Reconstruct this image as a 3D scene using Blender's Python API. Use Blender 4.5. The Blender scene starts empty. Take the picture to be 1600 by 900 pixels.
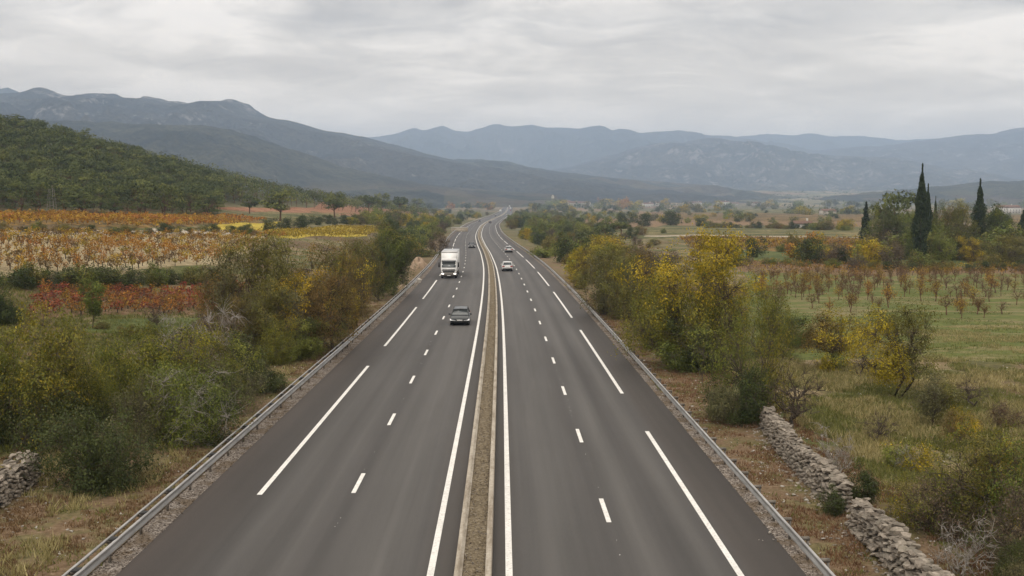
import bpy, bmesh, math, random
import numpy as np
from mathutils import Vector, Matrix

S = bpy.context.scene
COL = S.collection
R = math.radians
rng = np.random.default_rng(7)
random.seed(7)

# ------------------------------------------------------------------ camera
CAM_H, FPX, PITCH = 10.9, 1700.0, math.atan(134 / 1700)
cam = bpy.data.cameras.new('camera')
cam_o = bpy.data.objects.new('camera', cam); COL.objects.link(cam_o)
cam_o.location = (0, 0, CAM_H); cam_o.rotation_euler = (math.pi / 2 - PITCH, 0, 0)
cam.sensor_width = 36; cam.lens = 36 * FPX / 1600
cam.clip_start = .5; cam.clip_end = 60000
S.camera = cam_o

# ------------------------------------------------------------------ sky and sun
SUN_EL, SUN_AZ = R(48), R(205)
W = bpy.data.worlds.new('World'); S.world = W; W.use_nodes = True
nt = W.node_tree; nt.nodes.clear()
def wn(t, **k):
    n = nt.nodes.new(t)
    for a, b in k.items(): setattr(n, a, b)
    return n
def wmath(op, a, b=None, c=None):
    n = wn('ShaderNodeMath', operation=op)
    for i, v in enumerate((a, b, c)):
        if v is None: continue
        if isinstance(v, (int, float)): n.inputs[i].default_value = v
        else: nt.links.new(v, n.inputs[i])
    return n.outputs[0]
L = nt.links.new
sky = wn('ShaderNodeTexSky', sky_type='NISHITA'); sky.sun_disc = False
sky.sun_elevation = SUN_EL; sky.sun_rotation = SUN_AZ
bg1 = wn('ShaderNodeBackground'); bg1.inputs[1].default_value = .1; L(sky.outputs[0], bg1.inputs[0])
tc = wn('ShaderNodeTexCoord'); sp = wn('ShaderNodeSeparateXYZ'); L(tc.outputs['Generated'], sp.inputs[0])
zz = wmath('MAXIMUM', sp.outputs[2], 0.0)
den = wmath('ADD', zz, .15)
cx = wmath('DIVIDE', sp.outputs[0], den); cy = wmath('DIVIDE', sp.outputs[1], den)
cb = wn('ShaderNodeCombineXYZ'); L(wmath('MULTIPLY', cx, .8), cb.inputs[0]); L(cy, cb.inputs[1])
def wnoise(scale, det, rough, dist=0.0):
    n = wn('ShaderNodeTexNoise'); n.inputs['Scale'].default_value = scale; n.inputs['Detail'].default_value = det
    n.inputs['Roughness'].default_value = rough; n.inputs['Distortion'].default_value = dist
    L(cb.outputs[0], n.inputs['Vector']); return n.outputs[0]
n1 = wnoise(1.0, 5, .52, .9); n2 = wnoise(3.6, 7, .6, 1.0)
mixn = wmath('ADD', wmath('MULTIPLY', n1, .66), wmath('MULTIPLY', n2, .34))
cr = wn('ShaderNodeValToRGB'); L(mixn, cr.inputs[0])
e = cr.color_ramp.elements
e[0].position = .40; e[0].color = (.50, .455, .405, 1)
e[1].position = .60; e[1].color = (.97, .88, .775, 1)
m_ = cr.color_ramp.elements.new(.5); m_.color = (.71, .645, .565, 1)
hz = wn('ShaderNodeMapRange'); L(zz, hz.inputs[0])
hz.inputs[1].default_value = .02; hz.inputs[2].default_value = .16; hz.inputs[3].default_value = .62; hz.inputs[4].default_value = 0.0
mx = wn('ShaderNodeMix', data_type='RGBA'); L(hz.outputs[0], mx.inputs[0]); L(cr.outputs[0], mx.inputs[6]); mx.inputs[7].default_value = (1.5, 1.2, .83, 1)
bg2 = wn('ShaderNodeBackground'); L(mx.outputs[2], bg2.inputs[0])
L(wmath('ADD', 1.0, wmath('MULTIPLY', zz, 1.7)), bg2.inputs[1])
ms = wn('ShaderNodeMixShader'); ms.inputs[0].default_value = .94
L(bg1.outputs[0], ms.inputs[1]); L(bg2.outputs[0], ms.inputs[2])
wo = wn('ShaderNodeOutputWorld'); L(ms.outputs[0], wo.inputs[0])
sun = bpy.data.lights.new('sun', 'SUN'); sun.energy = .9; sun.angle = R(16); sun.color = (1, .96, .9)
sun_o = bpy.data.objects.new('sun', sun); COL.objects.link(sun_o)
# Nishita rotation is measured clockwise from +Y
sd = Vector((math.sin(SUN_AZ) * math.cos(SUN_EL), math.cos(SUN_AZ) * math.cos(SUN_EL), math.sin(SUN_EL)))
sun_o.rotation_euler = sd.to_track_quat('Z', 'Y').to_euler()
sun_o.location = (0, -50, 200)
S.view_settings.view_transform = 'Standard'; S.view_settings.look = 'None'
S.view_settings.exposure = 0.05; S.view_settings.gamma = 1.0
S.view_settings.use_curve_mapping = False
S.render.engine = 'CYCLES'
S.cycles.max_bounces = 6; S.cycles.diffuse_bounces = 3; S.cycles.glossy_bounces = 2
S.cycles.transmission_bounces = 3; S.cycles.volume_bounces = 1; S.cycles.transparent_max_bounces = 8
S.cycles.use_denoising = True; S.cycles.denoiser = 'OPENIMAGEDENOISE'
S.render.resolution_x = 1024; S.render.resolution_y = 576

# ------------------------------------------------------------------ helpers
def tag(o, label=None, cat=None, group=None, kind=None):
    if label: o['label'] = label
    if cat: o['category'] = cat
    if group: o['group'] = group
    if kind: o['kind'] = kind
    return o
def empty(name, loc=(0, 0, 0), rz=0, s=1):
    o = bpy.data.objects.new(name, None); COL.objects.link(o)
    o.location = loc; o.rotation_euler = (0, 0, rz); o.scale = (s, s, s) if isinstance(s, (int, float)) else s
    o.empty_display_size = .2
    return o
def np_mesh(name, V, Fs, smooth=False, tint=None, uv=None, mat_idx=None):
    """V (n,3); Fs an (m,k) array or a list of such arrays"""
    V = np.asarray(V, dtype=np.float32)
    if not isinstance(Fs, list): Fs = [Fs]
    Fs = [np.asarray(f, dtype=np.int32) for f in Fs if len(f)]
    me = bpy.data.meshes.new(name)
    me.vertices.add(len(V)); me.vertices.foreach_set('co', V.ravel())
    loops = np.concatenate([f.ravel() for f in Fs])
    tot = np.concatenate([np.full(len(f), f.shape[1], dtype=np.int32) for f in Fs])
    st = np.concatenate([[0], np.cumsum(tot)[:-1]]).astype(np.int32)
    me.loops.add(len(loops)); me.loops.foreach_set('vertex_index', loops)
    me.polygons.add(len(tot)); me.polygons.foreach_set('loop_start', st)
    try: me.polygons.foreach_set('loop_total', tot)
    except Exception: pass
    if smooth: me.polygons.foreach_set('use_smooth', np.ones(len(tot), dtype=bool))
    if mat_idx is not None: me.polygons.foreach_set('material_index', np.asarray(mat_idx, dtype=np.int32))
    if tint is not None:
        a = me.attributes.new('tint', 'FLOAT', 'POINT'); a.data.foreach_set('value', np.asarray(tint, dtype=np.float32))
    if uv is not None:
        u = me.uv_layers.new(name='UVMap'); u.data.foreach_set('uv', np.asarray(uv, dtype=np.float32)[loops].ravel())
    me.update(calc_edges=True); me.validate()
    return me
def add(name, me, mat=None, parent=None, loc=None):
    o = bpy.data.objects.new(name, me); COL.objects.link(o)
    if mat is not None:
        for m in (mat if isinstance(mat, (list, tuple)) else [mat]):
            if len(me.materials) < (len(mat) if isinstance(mat, (list, tuple)) else 1): me.materials.append(m)
    if parent is not None: o.parent = parent
    if loc is not None: o.location = loc
    return o
def copy_tree(root, mats=None):
    """a thing with copies of its parts and sub-parts (shared meshes)"""
    def cp(o, par):
        c = o.copy(); COL.objects.link(c)
        if par is not None: c.parent = par
        for ch in KIDS.get(o.name, []): cp(ch, c)
        return c
    r = cp(root, None)
    return r
KIDS = {}
def index_kids(root):
    for o in bpy.data.objects:
        pass
def reg(root):
    """remember the children of a finished prototype"""
    st = [root]
    allk = {}
    for o in COL.objects:
        if o.parent: allk.setdefault(o.parent.name, []).append(o)
    while st:
        o = st.pop(); KIDS[o.name] = allk.get(o.name, []); st += KIDS[o.name]
    return root

class MB:
    """collects simple shapes into one mesh"""
    def __init__(s): s.V = []; s.F4 = []; s.F3 = []; s.n = 0
    def raw(s, V, F):
        V = np.asarray(V, float); F = np.asarray(F, int)
        s.V.append(V); (s.F4 if F.shape[1] == 4 else s.F3).append(F + s.n); s.n += len(V); return s
    def box(s, x0, x1, y0, y1, z0, z1, tx=0.0, ty=0.0):
        """box; tx, ty inset the top face"""
        V = [(x0, y0, z0), (x1, y0, z0), (x1, y1, z0), (x0, y1, z0), (x0 + tx, y0 + ty, z1), (x1 - tx, y0 + ty, z1), (x1 - tx, y1 - ty, z1), (x0 + tx, y1 - ty, z1)]
        return s.raw(V, [(3, 2, 1, 0), (4, 5, 6, 7), (0, 1, 5, 4), (1, 2, 6, 5), (2, 3, 7, 6), (3, 0, 4, 7)])
    def tube(s, pts, rad, n=6, cap=True):
        pts = [np.asarray(p, float) for p in pts]
        rad = [rad] * len(pts) if isinstance(rad, (int, float)) else rad
        V = []
        for i, p in enumerate(pts):
            t = pts[min(i + 1, len(pts) - 1)] - pts[max(i - 1, 0)]; t = t / (np.linalg.norm(t) + 1e-9)
            a = np.cross(t, (0, 0, 1) if abs(t[2]) < .9 else (1, 0, 0)); a /= np.linalg.norm(a); b = np.cross(t, a)
            for k in range(n):
                w = 2 * math.pi * k / n; V.append(p + rad[i] * (math.cos(w) * a + math.sin(w) * b))
        F = [(i * n + k, i * n + (k + 1) % n, (i + 1) * n + (k + 1) % n, (i + 1) * n + k) for i in range(len(pts) - 1) for k in range(n)]
        s.raw(V, F)
        if cap:
            for i, q in ((0, 0), (len(pts) - 1, 1)):
                ring = [np.asarray(V[i * n + k]) for k in range(n)]
                s.raw([pts[i]] + ring, [(0, 1 + k, 1 + (k + 1) % n) for k in range(n)])
        return s
    def cyl(s, c, axis, r, h, n=16):
        c = np.asarray(c, float); ax = np.asarray(axis, float); ax /= np.linalg.norm(ax)
        return s.tube([c - ax * h / 2, c + ax * h / 2], r, n)
    def mesh(s, name, smooth=False, **k):
        F = []
        if s.F4: F.append(np.concatenate(s.F4))
        if s.F3: F.append(np.concatenate(s.F3))
        return np_mesh(name, np.concatenate(s.V), F, smooth, **k)

# ------------------------------------------------------------------ materials
def mat(name, fn, rough=.8, spec=.3, metal=0.0):
    m = bpy.data.materials.new(name); m.use_nodes = True; t = m.node_tree; t.nodes.clear()
    out = t.nodes.new('ShaderNodeOutputMaterial'); p = t.nodes.new('ShaderNodeBsdfPrincipled')
    p.inputs['Roughness'].default_value = rough; p.inputs['Specular IOR Level'].default_value = spec; p.inputs['Metallic'].default_value = metal
    t.links.new(p.outputs[0], out.inputs[0])
    N = NT(t, p, out)
    c = fn(N) if callable(fn) else fn
    N.set(p.inputs['Base Color'], c)
    return m
class NT:
    def __init__(s, t, p, out): s.t = t; s.p = p; s.out = out; s._pos = None
    def n(s, ty, **k):
        x = s.t.nodes.new(ty)
        for a, b in k.items(): setattr(x, a, b)
        return x
    def set(s, inp, v):
        if isinstance(v, bpy.types.NodeSocket): s.t.links.new(v, inp)
        elif isinstance(v, (tuple, list)): inp.default_value = tuple(v) + ((1,) if len(v) == 3 and len(inp.default_value) == 4 else ())
        else: inp.default_value = v
    def pos(s):
        return s.n('ShaderNodeNewGeometry').outputs['Position']
    def obj(s): return s.n('ShaderNodeTexCoord').outputs['Object']
    def uv(s): return s.n('ShaderNodeTexCoord').outputs['UV']
    def attr(s, a): 
        x = s.n('ShaderNodeAttribute'); x.attribute_name = a; return x.outputs['Fac']
    def map(s, v, sc=(1, 1, 1), loc=(0, 0, 0), rot=(0, 0, 0)):
        x = s.n('ShaderNodeMapping'); s.set(x.inputs[0], v); x.inputs['Scale'].default_value = sc; x.inputs['Location'].default_value = loc; x.inputs['Rotation'].default_value = rot
        return x.outputs[0]
    def noise(s, v, scale, det=4, rough=.55, dist=0.0):
        x = s.n('ShaderNodeTexNoise'); s.set(x.inputs['Vector'], v); x.inputs['Scale'].default_value = scale
        x.inputs['Detail'].default_value = det; x.inputs['Roughness'].default_value = rough; x.inputs['Distortion'].default_value = dist
        return x.outputs[0]
    def vor(s, v, scale, out='Color', feature='F1', rnd=1.0):
        x = s.n('ShaderNodeTexVoronoi', feature=feature); s.set(x.inputs['Vector'], v); x.inputs['Scale'].default_value = scale
        x.inputs['Randomness'].default_value = rnd
        return x.outputs[out]
    def ramp(s, f, stops, interp='LINEAR'):
        x = s.n('ShaderNodeValToRGB'); s.set(x.inputs[0], f); x.color_ramp.interpolation = interp
        el = x.color_ramp.elements
        while len(el) < len(stops): el.new(.5)
        for q, (p_, c) in zip(el, stops):
            q.position = p_
        for q, (p_, c) in zip(el, stops):
            q.color = tuple(c) + (1,) if not isinstance(c, (int, float)) else (c, c, c, 1)
        return x.outputs[0]
    def mix(s, f, a, b, blend='MIX'):
        x = s.n('ShaderNodeMix', data_type='RGBA', blend_type=blend); s.set(x.inputs[0], f)
        for i, c in ((6, a), (7, b)): s.set(x.inputs[i], c)
        return x.outputs[2]
    def math(s, op, a, b=0.0, c=None, clamp=False):
        x = s.n('ShaderNodeMath', operation=op); x.use_clamp = clamp; s.set(x.inputs[0], a); s.set(x.inputs[1], b)
        if c is not None: s.set(x.inputs[2], c)
        return x.outputs[0]
    def mr(s, v, a, b, c=0.0, d=1.0, smooth=True):
        x = s.n('ShaderNodeMapRange'); x.interpolation_type = 'SMOOTHSTEP' if smooth else 'LINEAR'
        for i, q in enumerate((v, a, b, c, d)): s.set(x.inputs[i], q)
        return x.outputs[0]
    def sep(s, v):
        x = s.n('ShaderNodeSeparateXYZ'); s.set(x.inputs[0], v); return x.outputs
    def bump(s, h, dist=.05, strength=.6):
        x = s.n('ShaderNodeBump'); x.inputs['Strength'].default_value = strength; x.inputs['Distance'].default_value = dist
        s.set(x.inputs['Height'], h); s.set(s.p.inputs['Normal'], x.outputs[0])

def leaf_mat(name, stops, trans=.2, rough=.6, var=.22):
    def f(N):
        c = N.ramp(N.attr('tint'), stops)
        oi = N.n('ShaderNodeObjectInfo').outputs['Random']
        g = N.math('ADD', N.math('MULTIPLY', oi, var * 1.15), (1 - var / 2) * 1.15)
        hs = N.n('ShaderNodeHueSaturation'); N.set(hs.inputs['Color'], c)
        N.set(hs.inputs['Value'], g); N.set(hs.inputs['Hue'], N.math('ADD', N.math('MULTIPLY', oi, -.03), .515))
        N.set(hs.inputs['Saturation'], 1.04)
        col = hs.outputs[0]
        tr = N.n('ShaderNodeBsdfTranslucent'); N.set(tr.inputs[0], col)
        mxs = N.n('ShaderNodeMixShader'); mxs.inputs[0].default_value = trans
        N.t.links.new(N.p.outputs[0], mxs.inputs[1]); N.t.links.new(tr.outputs[0], mxs.inputs[2]); N.t.links.new(mxs.outputs[0], N.out.inputs[0])
        return col
    return mat(name, f, rough, .25)
def bark_mat(name, a, b, sc=6):
    return mat(name, lambda N: N.ramp(N.noise(N.obj(), sc, 3), [(.3, a), (.7, b)]), .9, .1)

M = {}
M['bark'] = bark_mat('bark', (.05, .038, .028), (.13, .105, .08))
M['bark_grey'] = bark_mat('bark_grey', (.22, .2, .175), (.4, .37, .34))
M['bark_twig'] = bark_mat('bark_twig', (.055, .045, .033), (.12, .1, .078))
M['bark_red'] = bark_mat('bark_red', (.09, .05, .03), (.18, .11, .07))
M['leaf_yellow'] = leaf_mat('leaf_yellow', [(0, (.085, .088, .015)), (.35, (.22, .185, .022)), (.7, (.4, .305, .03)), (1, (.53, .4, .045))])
M['leaf_olive'] = leaf_mat('leaf_olive', [(0, (.05, .056, .015)), (.5, (.125, .12, .032)), (.85, (.21, .185, .042)), (1, (.34, .26, .045))])
M['leaf_rust'] = leaf_mat('leaf_rust', [(0, (.07, .06, .02)), (.5, (.14, .105, .035)), (.85, (.24, .16, .04)), (1, (.36, .22, .04))])
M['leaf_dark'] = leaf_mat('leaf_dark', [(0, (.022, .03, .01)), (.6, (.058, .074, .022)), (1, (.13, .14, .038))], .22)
M['leaf_green'] = leaf_mat('leaf_green', [(0, (.05, .066, .015)), (.6, (.12, .145, .03)), (1, (.25, .24, .045))])
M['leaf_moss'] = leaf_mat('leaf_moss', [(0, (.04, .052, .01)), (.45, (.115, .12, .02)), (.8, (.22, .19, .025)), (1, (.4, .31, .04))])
M['leaf_lime'] = leaf_mat('leaf_lime', [(0, (.08, .1, .02)), (.6, (.18, .2, .04)), (1, (.33, .32, .06))])
M['leaf_grey'] = leaf_mat('leaf_grey', [(0, (.06, .062, .028)), (.6, (.135, .128, .058)), (1, (.23, .205, .1))])
M['leaf_brown'] = leaf_mat('leaf_brown', [(0, (.07, .055, .035)), (.6, (.13, .1, .065)), (1, (.2, .15, .09))])
M['needle_pine'] = leaf_mat('needle_pine', [(0, (.02, .028, .009)), (.5, (.062, .08, .022)), (1, (.165, .18, .045))], .12, .6, .6)
M['needle_cypress'] = leaf_mat('needle_cypress', [(0, (.012, .02, .008)), (.6, (.026, .04, .014)), (1, (.05, .07, .024))], .1)
M['leaf_orange'] = leaf_mat('leaf_orange', [(0, (.15, .07, .02)), (.5, (.33, .15, .025)), (1, (.5, .29, .04))])
M['leaf_vine_rust'] = leaf_mat('leaf_vine_rust', [(0, (.1, .055, .02)), (.4, (.25, .12, .03)), (.8, (.36, .2, .04)), (1, (.3, .25, .06))], .25, .7, .5)
M['leaf_vine_red'] = leaf_mat('leaf_vine_red', [(0, (.07, .022, .016)), (.5, (.18, .055, .03)), (.85, (.28, .11, .04)), (1, (.33, .19, .05))], .25, .7, .5)
M['leaf_vine_brown'] = leaf_mat('leaf_vine_brown', [(0, (.06, .04, .022)), (.5, (.14, .085, .04)), (1, (.25, .16, .06))], .25, .7, .4)
M['leaf_vine_gold'] = leaf_mat('leaf_vine_gold', [(0, (.12, .09, .02)), (.5, (.3, .2, .035)), (1, (.48, .34, .05))], .25, .7, .4)

# ------------------------------------------------------------------ the lie of the land
def interp(x, xs, ys):
    """smooth (pchip-like) interpolation"""
    x = np.asarray(x, float)
    xs = np.asarray(xs, float); ys = np.asarray(ys, float)
    h = np.diff(xs); d = np.diff(ys) / h
    m = np.zeros(len(xs)); m[0] = d[0]; m[-1] = d[-1]
    for i in range(1, len(xs) - 1):
        m[i] = 0 if d[i - 1] * d[i] <= 0 else (h[i - 1] + h[i]) / (h[i - 1] / d[i] + h[i] / d[i - 1])
    i = np.clip(np.searchsorted(xs, x) - 1, 0, len(xs) - 2)
    t = (np.clip(x, xs[0], xs[-1]) - xs[i]) / h[i]
    return ((1 + 2 * t) * (1 - t) ** 2 * ys[i] + t * (1 - t) ** 2 * h[i] * m[i] + t * t * (3 - 2 * t) * ys[i + 1] + t * t * (t - 1) * h[i] * m[i + 1])
# x of the right-hand carriageway's inner edge line along the road
RY = [-120, 0, 31.6, 105.8, 190, 250, 330, 424, 535, 722, 960, 1222, 1700, 2232, 3000, 3600, 4600]
RX = [.9, .2, -.09, -.89, -2.6, -4.7, -8.2, -11.8, -14.6, -17.2, -15, -10.5, -8, -8, 4, 14, -60]
def X0(y): return interp(y, RY, RX)
def zroad(y):
    y = np.asarray(y, float)
    t = np.clip(y, -200, 900)
    return np.where(t < 500, -.0055 * t, -.0055 * 500 - .0055 * (t - 500) + .0055 * (t - 500) ** 2 / 800)
def sstep(t): t = np.clip(t, 0, 1); return t * t * (3 - 2 * t)
def wav(x, y, s, ph=0.0):
    return (np.sin(x / s + 1.3 * ph + .6 * np.sin(y / s * .7 + ph)) * np.cos(y / s * .83 - ph + .5 * np.sin(x / s * .9)))
HU = [-1.6, -.80, -.47, -.39, -.32, -.235, -.165, -.09, -.05]
HF = [255, 262, 280, 290, 318, 410, 560, 850, 1100]
HC = [470, 470, 485, 500, 540, 610, 720, 960, 1250]
HZ = [95, 66, 41, 34, 27.5, 17.5, 9.5, 1.5, -3.8]
def G(x, y):
    x = np.asarray(x, float); y = np.asarray(y, float)
    zr = zroad(y)
    xc = X0(y)
    Ll = (xc - 12.3) - x            # metres left of the left-hand guardrail
    Lr = x - (xc + 9.2)
    far = 1 - sstep((y - 500) / 500)
    B = np.where(Ll > 6, .14 * np.minimum(Ll - 6, 57) + .035 * np.clip(Ll - 63, 0, 300), 0)
    B = B * (.35 + .65 * sstep((y - 60) / 45)) * far
    z = zr + B
    # pine hill
    u = x / np.maximum(y, 60)
    df = interp(u, HU, HF); dc = interp(u, HU, HC); hzv = interp(u, HU, HZ)
    t = (y - df) / (dc - df)
    up = sstep(t * .92 + .0) * (t > 0)
    down = 1 - .8 * sstep((y - dc) / 900)
    hill = np.where(y < dc, up, down) * (hzv - z)
    z = z + np.where(u < -.05, np.maximum(hill, 0) * sstep((-.05 - u) / .03), 0)
    # the plain climbs to the foot of the mountains
    rise = interp(y, [0, 1900, 2600, 4000, 6000, 8000, 9500, 12000, 18000], [0, 0, 5, 30, 95, 205, 290, 420, 600])
    z = z + rise
    off = np.clip(np.minimum(np.abs(Ll + 0), np.abs(Lr)), 0, None)
    inside = (Ll < 0) & (Lr < 0)
    amp = np.where(inside, 0, sstep(off / 12))
    z = z + amp * (.18 * wav(x, y, 5.5, 1) + .35 * wav(x, y, 17, 2) * sstep(off / 30)) * (1 + sstep((y - 1000) / 1500) * 4)
    z = z + sstep((y - 2500) / 3000) * (8 * wav(x, y, 260, 3) + 14 * wav(x, y, 700, 5))
    # right of the motorway the orchard lies a touch lower
    z = z - np.where(Lr > 0, .5 * sstep(Lr / 14), 0) * (1 - sstep((y - 300) / 300))
    return z
SP, CP = math.sin(PITCH), math.cos(PITCH)
def ray(px, py):
    a, b = (px - 800) / FPX, -(py - 450) / FPX
    return np.array([a, CP + b * SP, -SP + b * CP])
def at(px, py, dmax=9000):
    """the ground point seen at a place of the photograph"""
    d = ray(px, py)
    t = 20 * 1.012 ** np.arange(520)
    P = np.array([0, 0, CAM_H])[:, None] + d[:, None] * t
    below = P[2] < G(P[0], P[1])
    k = int(np.argmax(below)) if below.any() else len(t) - 1
    lo, hi = t[max(k - 1, 0)], t[k]
    for _ in range(14):
        m = (lo + hi) / 2; p = np.array([0, 0, CAM_H]) + d * m
        if p[2] < G(p[0], p[1]): hi = m
        else: lo = m
    p = np.array([0, 0, CAM_H]) + d * hi
    return float(p[0]), float(p[1]), float(G(p[0], p[1]))
def ppm(y): return FPX / (y * CP + 0.9)        # photo pixels per metre at distance y

# ------------------------------------------------------------------ ground
def grow(a, step, end, k):
    o = [a]
    while o[-1] < end:
        o.append(o[-1] + step); step *= k
    return o
ys = [-140, -90, -60, -40, -20, -5, 8] + grow(16, 1.5, 60, 1.0) + []
ys = ys + grow(ys[-1] + 1.5, 1.6, 17500, 1.019)
xr = grow(0, 1.5, 45, 1.0); xr = xr + grow(xr[-1] + 1.7, 1.8, 12500, 1.05)
xs = sorted([-v for v in xr[1:]] + xr)
XX, YY = np.meshgrid(np.array(xs), np.array(ys))
ZZ = G(XX, YY)
inr = (XX > X0(YY) - 12.4) & (XX < X0(YY) + 9.4)
nearr = (XX > X0(YY) - 30) & (XX < X0(YY) + 27)
ZZ = np.where(nearr & (YY > 150), np.minimum(ZZ, ZZ - .0006 * (YY - 150) * inr), ZZ) - np.where(inr, .05, 0)
nx = len(xs); ny = len(ys)
idx = np.arange(nx * ny).reshape(ny, nx)
F = np.stack([idx[:-1, :-1], idx[:-1, 1:], idx[1:, 1:], idx[1:, :-1]], -1).reshape(-1, 4)
def ground_col(N):
    p = N.pos(); x, y, z = N.sep(p)
    fine = N.noise(p, 2.2, 6, .65); mid = N.noise(p, .22, 5, .6); big = N.noise(p, .035, 3, .5)
    tan = N.ramp(fine, [(.3, (.12, .085, .045)), (.5, (.2, .155, .085)), (.72, (.29, .235, .14))])
    grn = N.ramp(fine, [(.3, (.05, .055, .02)), (.55, (.095, .1, .035)), (.75, (.16, .155, .06))])
    brn = N.ramp(fine, [(.3, (.07, .045, .027)), (.7, (.16, .105, .062))])
    c = N.mix(N.mr(mid, .42, .58), tan, grn)
    c = N.mix(N.math('MULTIPLY', N.mr(big, .5, .62), .8), c, brn)
    c = N.mix(N.mr(N.noise(p, 9, 3, .6), .64, .72, 0, .5), c, (.33, .3, .25))
    # the far plain: a patchwork of vineyards, stubble, meadow and woods
    cell = N.map(p, (.0050, .0017, 0), rot=(0, 0, .35))
    wob = N.mix(.035, cell, N.n('ShaderNodeTexNoise').outputs['Color'])
    v = N.sep(N.vor(wob, 1.0, 'Color'))
    patch = N.ramp(v[0], [(0, (.17, .125, .065)), (.17, (.085, .09, .04)), (.33, (.19, .11, .055)), (.48, (.22, .18, .1)), (.6, (.12, .115, .05)), (.74, (.21, .155, .09)), (.86, (.055, .065, .03)), (.94, (.26, .22, .14))], 'CONSTANT')
    patch = N.mix(.35, patch, N.ramp(N.noise(p, .03, 6, .7), [(.35, (.05, .06, .028)), (.65, (.3, .22, .14))]))
    wood = N.math('MULTIPLY', N.mr(N.noise(N.map(p, (1, .45, 1)), .0042, 6, .62), .5, .56), N.mr(y, 600, 3000))
    patch = N.mix(N.math('MULTIPLY', wood, .8), patch, N.ramp(N.noise(p, .05, 3), [(.35, (.03, .04, .018)), (.7, (.075, .08, .035))]))
    pale = N.math('MULTIPLY', N.mr(y, 5200, 7500), N.mr(x, -600, 2200))
    patch = N.mix(N.math('MULTIPLY', pale, .55), patch, (.36, .26, .19))
    c = N.mix(N.mr(y, 330, 620), c, patch)
    # undergrowth shade between the hill's pines, put into the ground colour as dark olive
    u = N.math('DIVIDE', x, N.math('MAXIMUM', y, 60.0))
    c = N.mix(N.math('MULTIPLY', N.math('MULTIPLY', N.mr(z, 8.5, 12), N.mr(u, -.02, -.06)), N.mr(y, 2000, 1500)), c, N.ramp(fine, [(.3, (.03, .035, .018)), (.7, (.09, .08, .04))]))
    N.bump(N.math('ADD', fine, N.math('MULTIPLY', N.noise(p, 12, 3), .5)), .12, .7)
    return c
M['ground'] = mat('ground', ground_col, .95, .1)
ground = add('ground', np_mesh('ground', np.stack([XX, YY, ZZ], -1).reshape(-1, 3), F, True), M['ground'])
tag(ground, kind='structure')

def strip(name, y0, y1, offs, lift, mat_, parent=None, step=None, left_right=None, kind=None, zfun=None):
    """a sheet along the road between two sideways offsets (metres from the inner edge line)"""
    yl = []
    y = y0
    while y < y1:
        yl.append(y); y += (step or (1.0 if y < 120 else 3 if y < 500 else 12 if y < 1500 else 40))
    yl.append(y1); yl = np.array(yl)
    xc = X0(yl); V = []; UV = []
    for a in offs:
        zz_ = (zfun(xc + a, yl) if zfun else zroad(yl) + rise_(yl)) + lift + .00025 * np.clip(yl - 100, 0, None)
        V.append(np.stack([xc + a, yl, zz_], -1)); UV.append(np.stack([np.full_like(yl, a), yl], -1))
    V = np.stack(V, 1); UV = np.stack(UV, 1); n, k = V.shape[:2]
    ix = np.arange(n * k).reshape(n, k)
    F = np.stack([ix[:-1, :-1], ix[:-1, 1:], ix[1:, 1:], ix[1:, :-1]], -1).reshape(-1, 4)
    o = add(name, np_mesh(name, V.reshape(-1, 3), F, True, uv=UV.reshape(-1, 2)), mat_, parent)
    if kind: tag(o, kind=kind)
    return o
def rise_(y): return interp(y, [0, 1900, 2600, 4000, 6000, 8000, 9500, 12000, 18000], [0, 0, 5, 30, 95, 205, 290, 420, 600])

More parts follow.
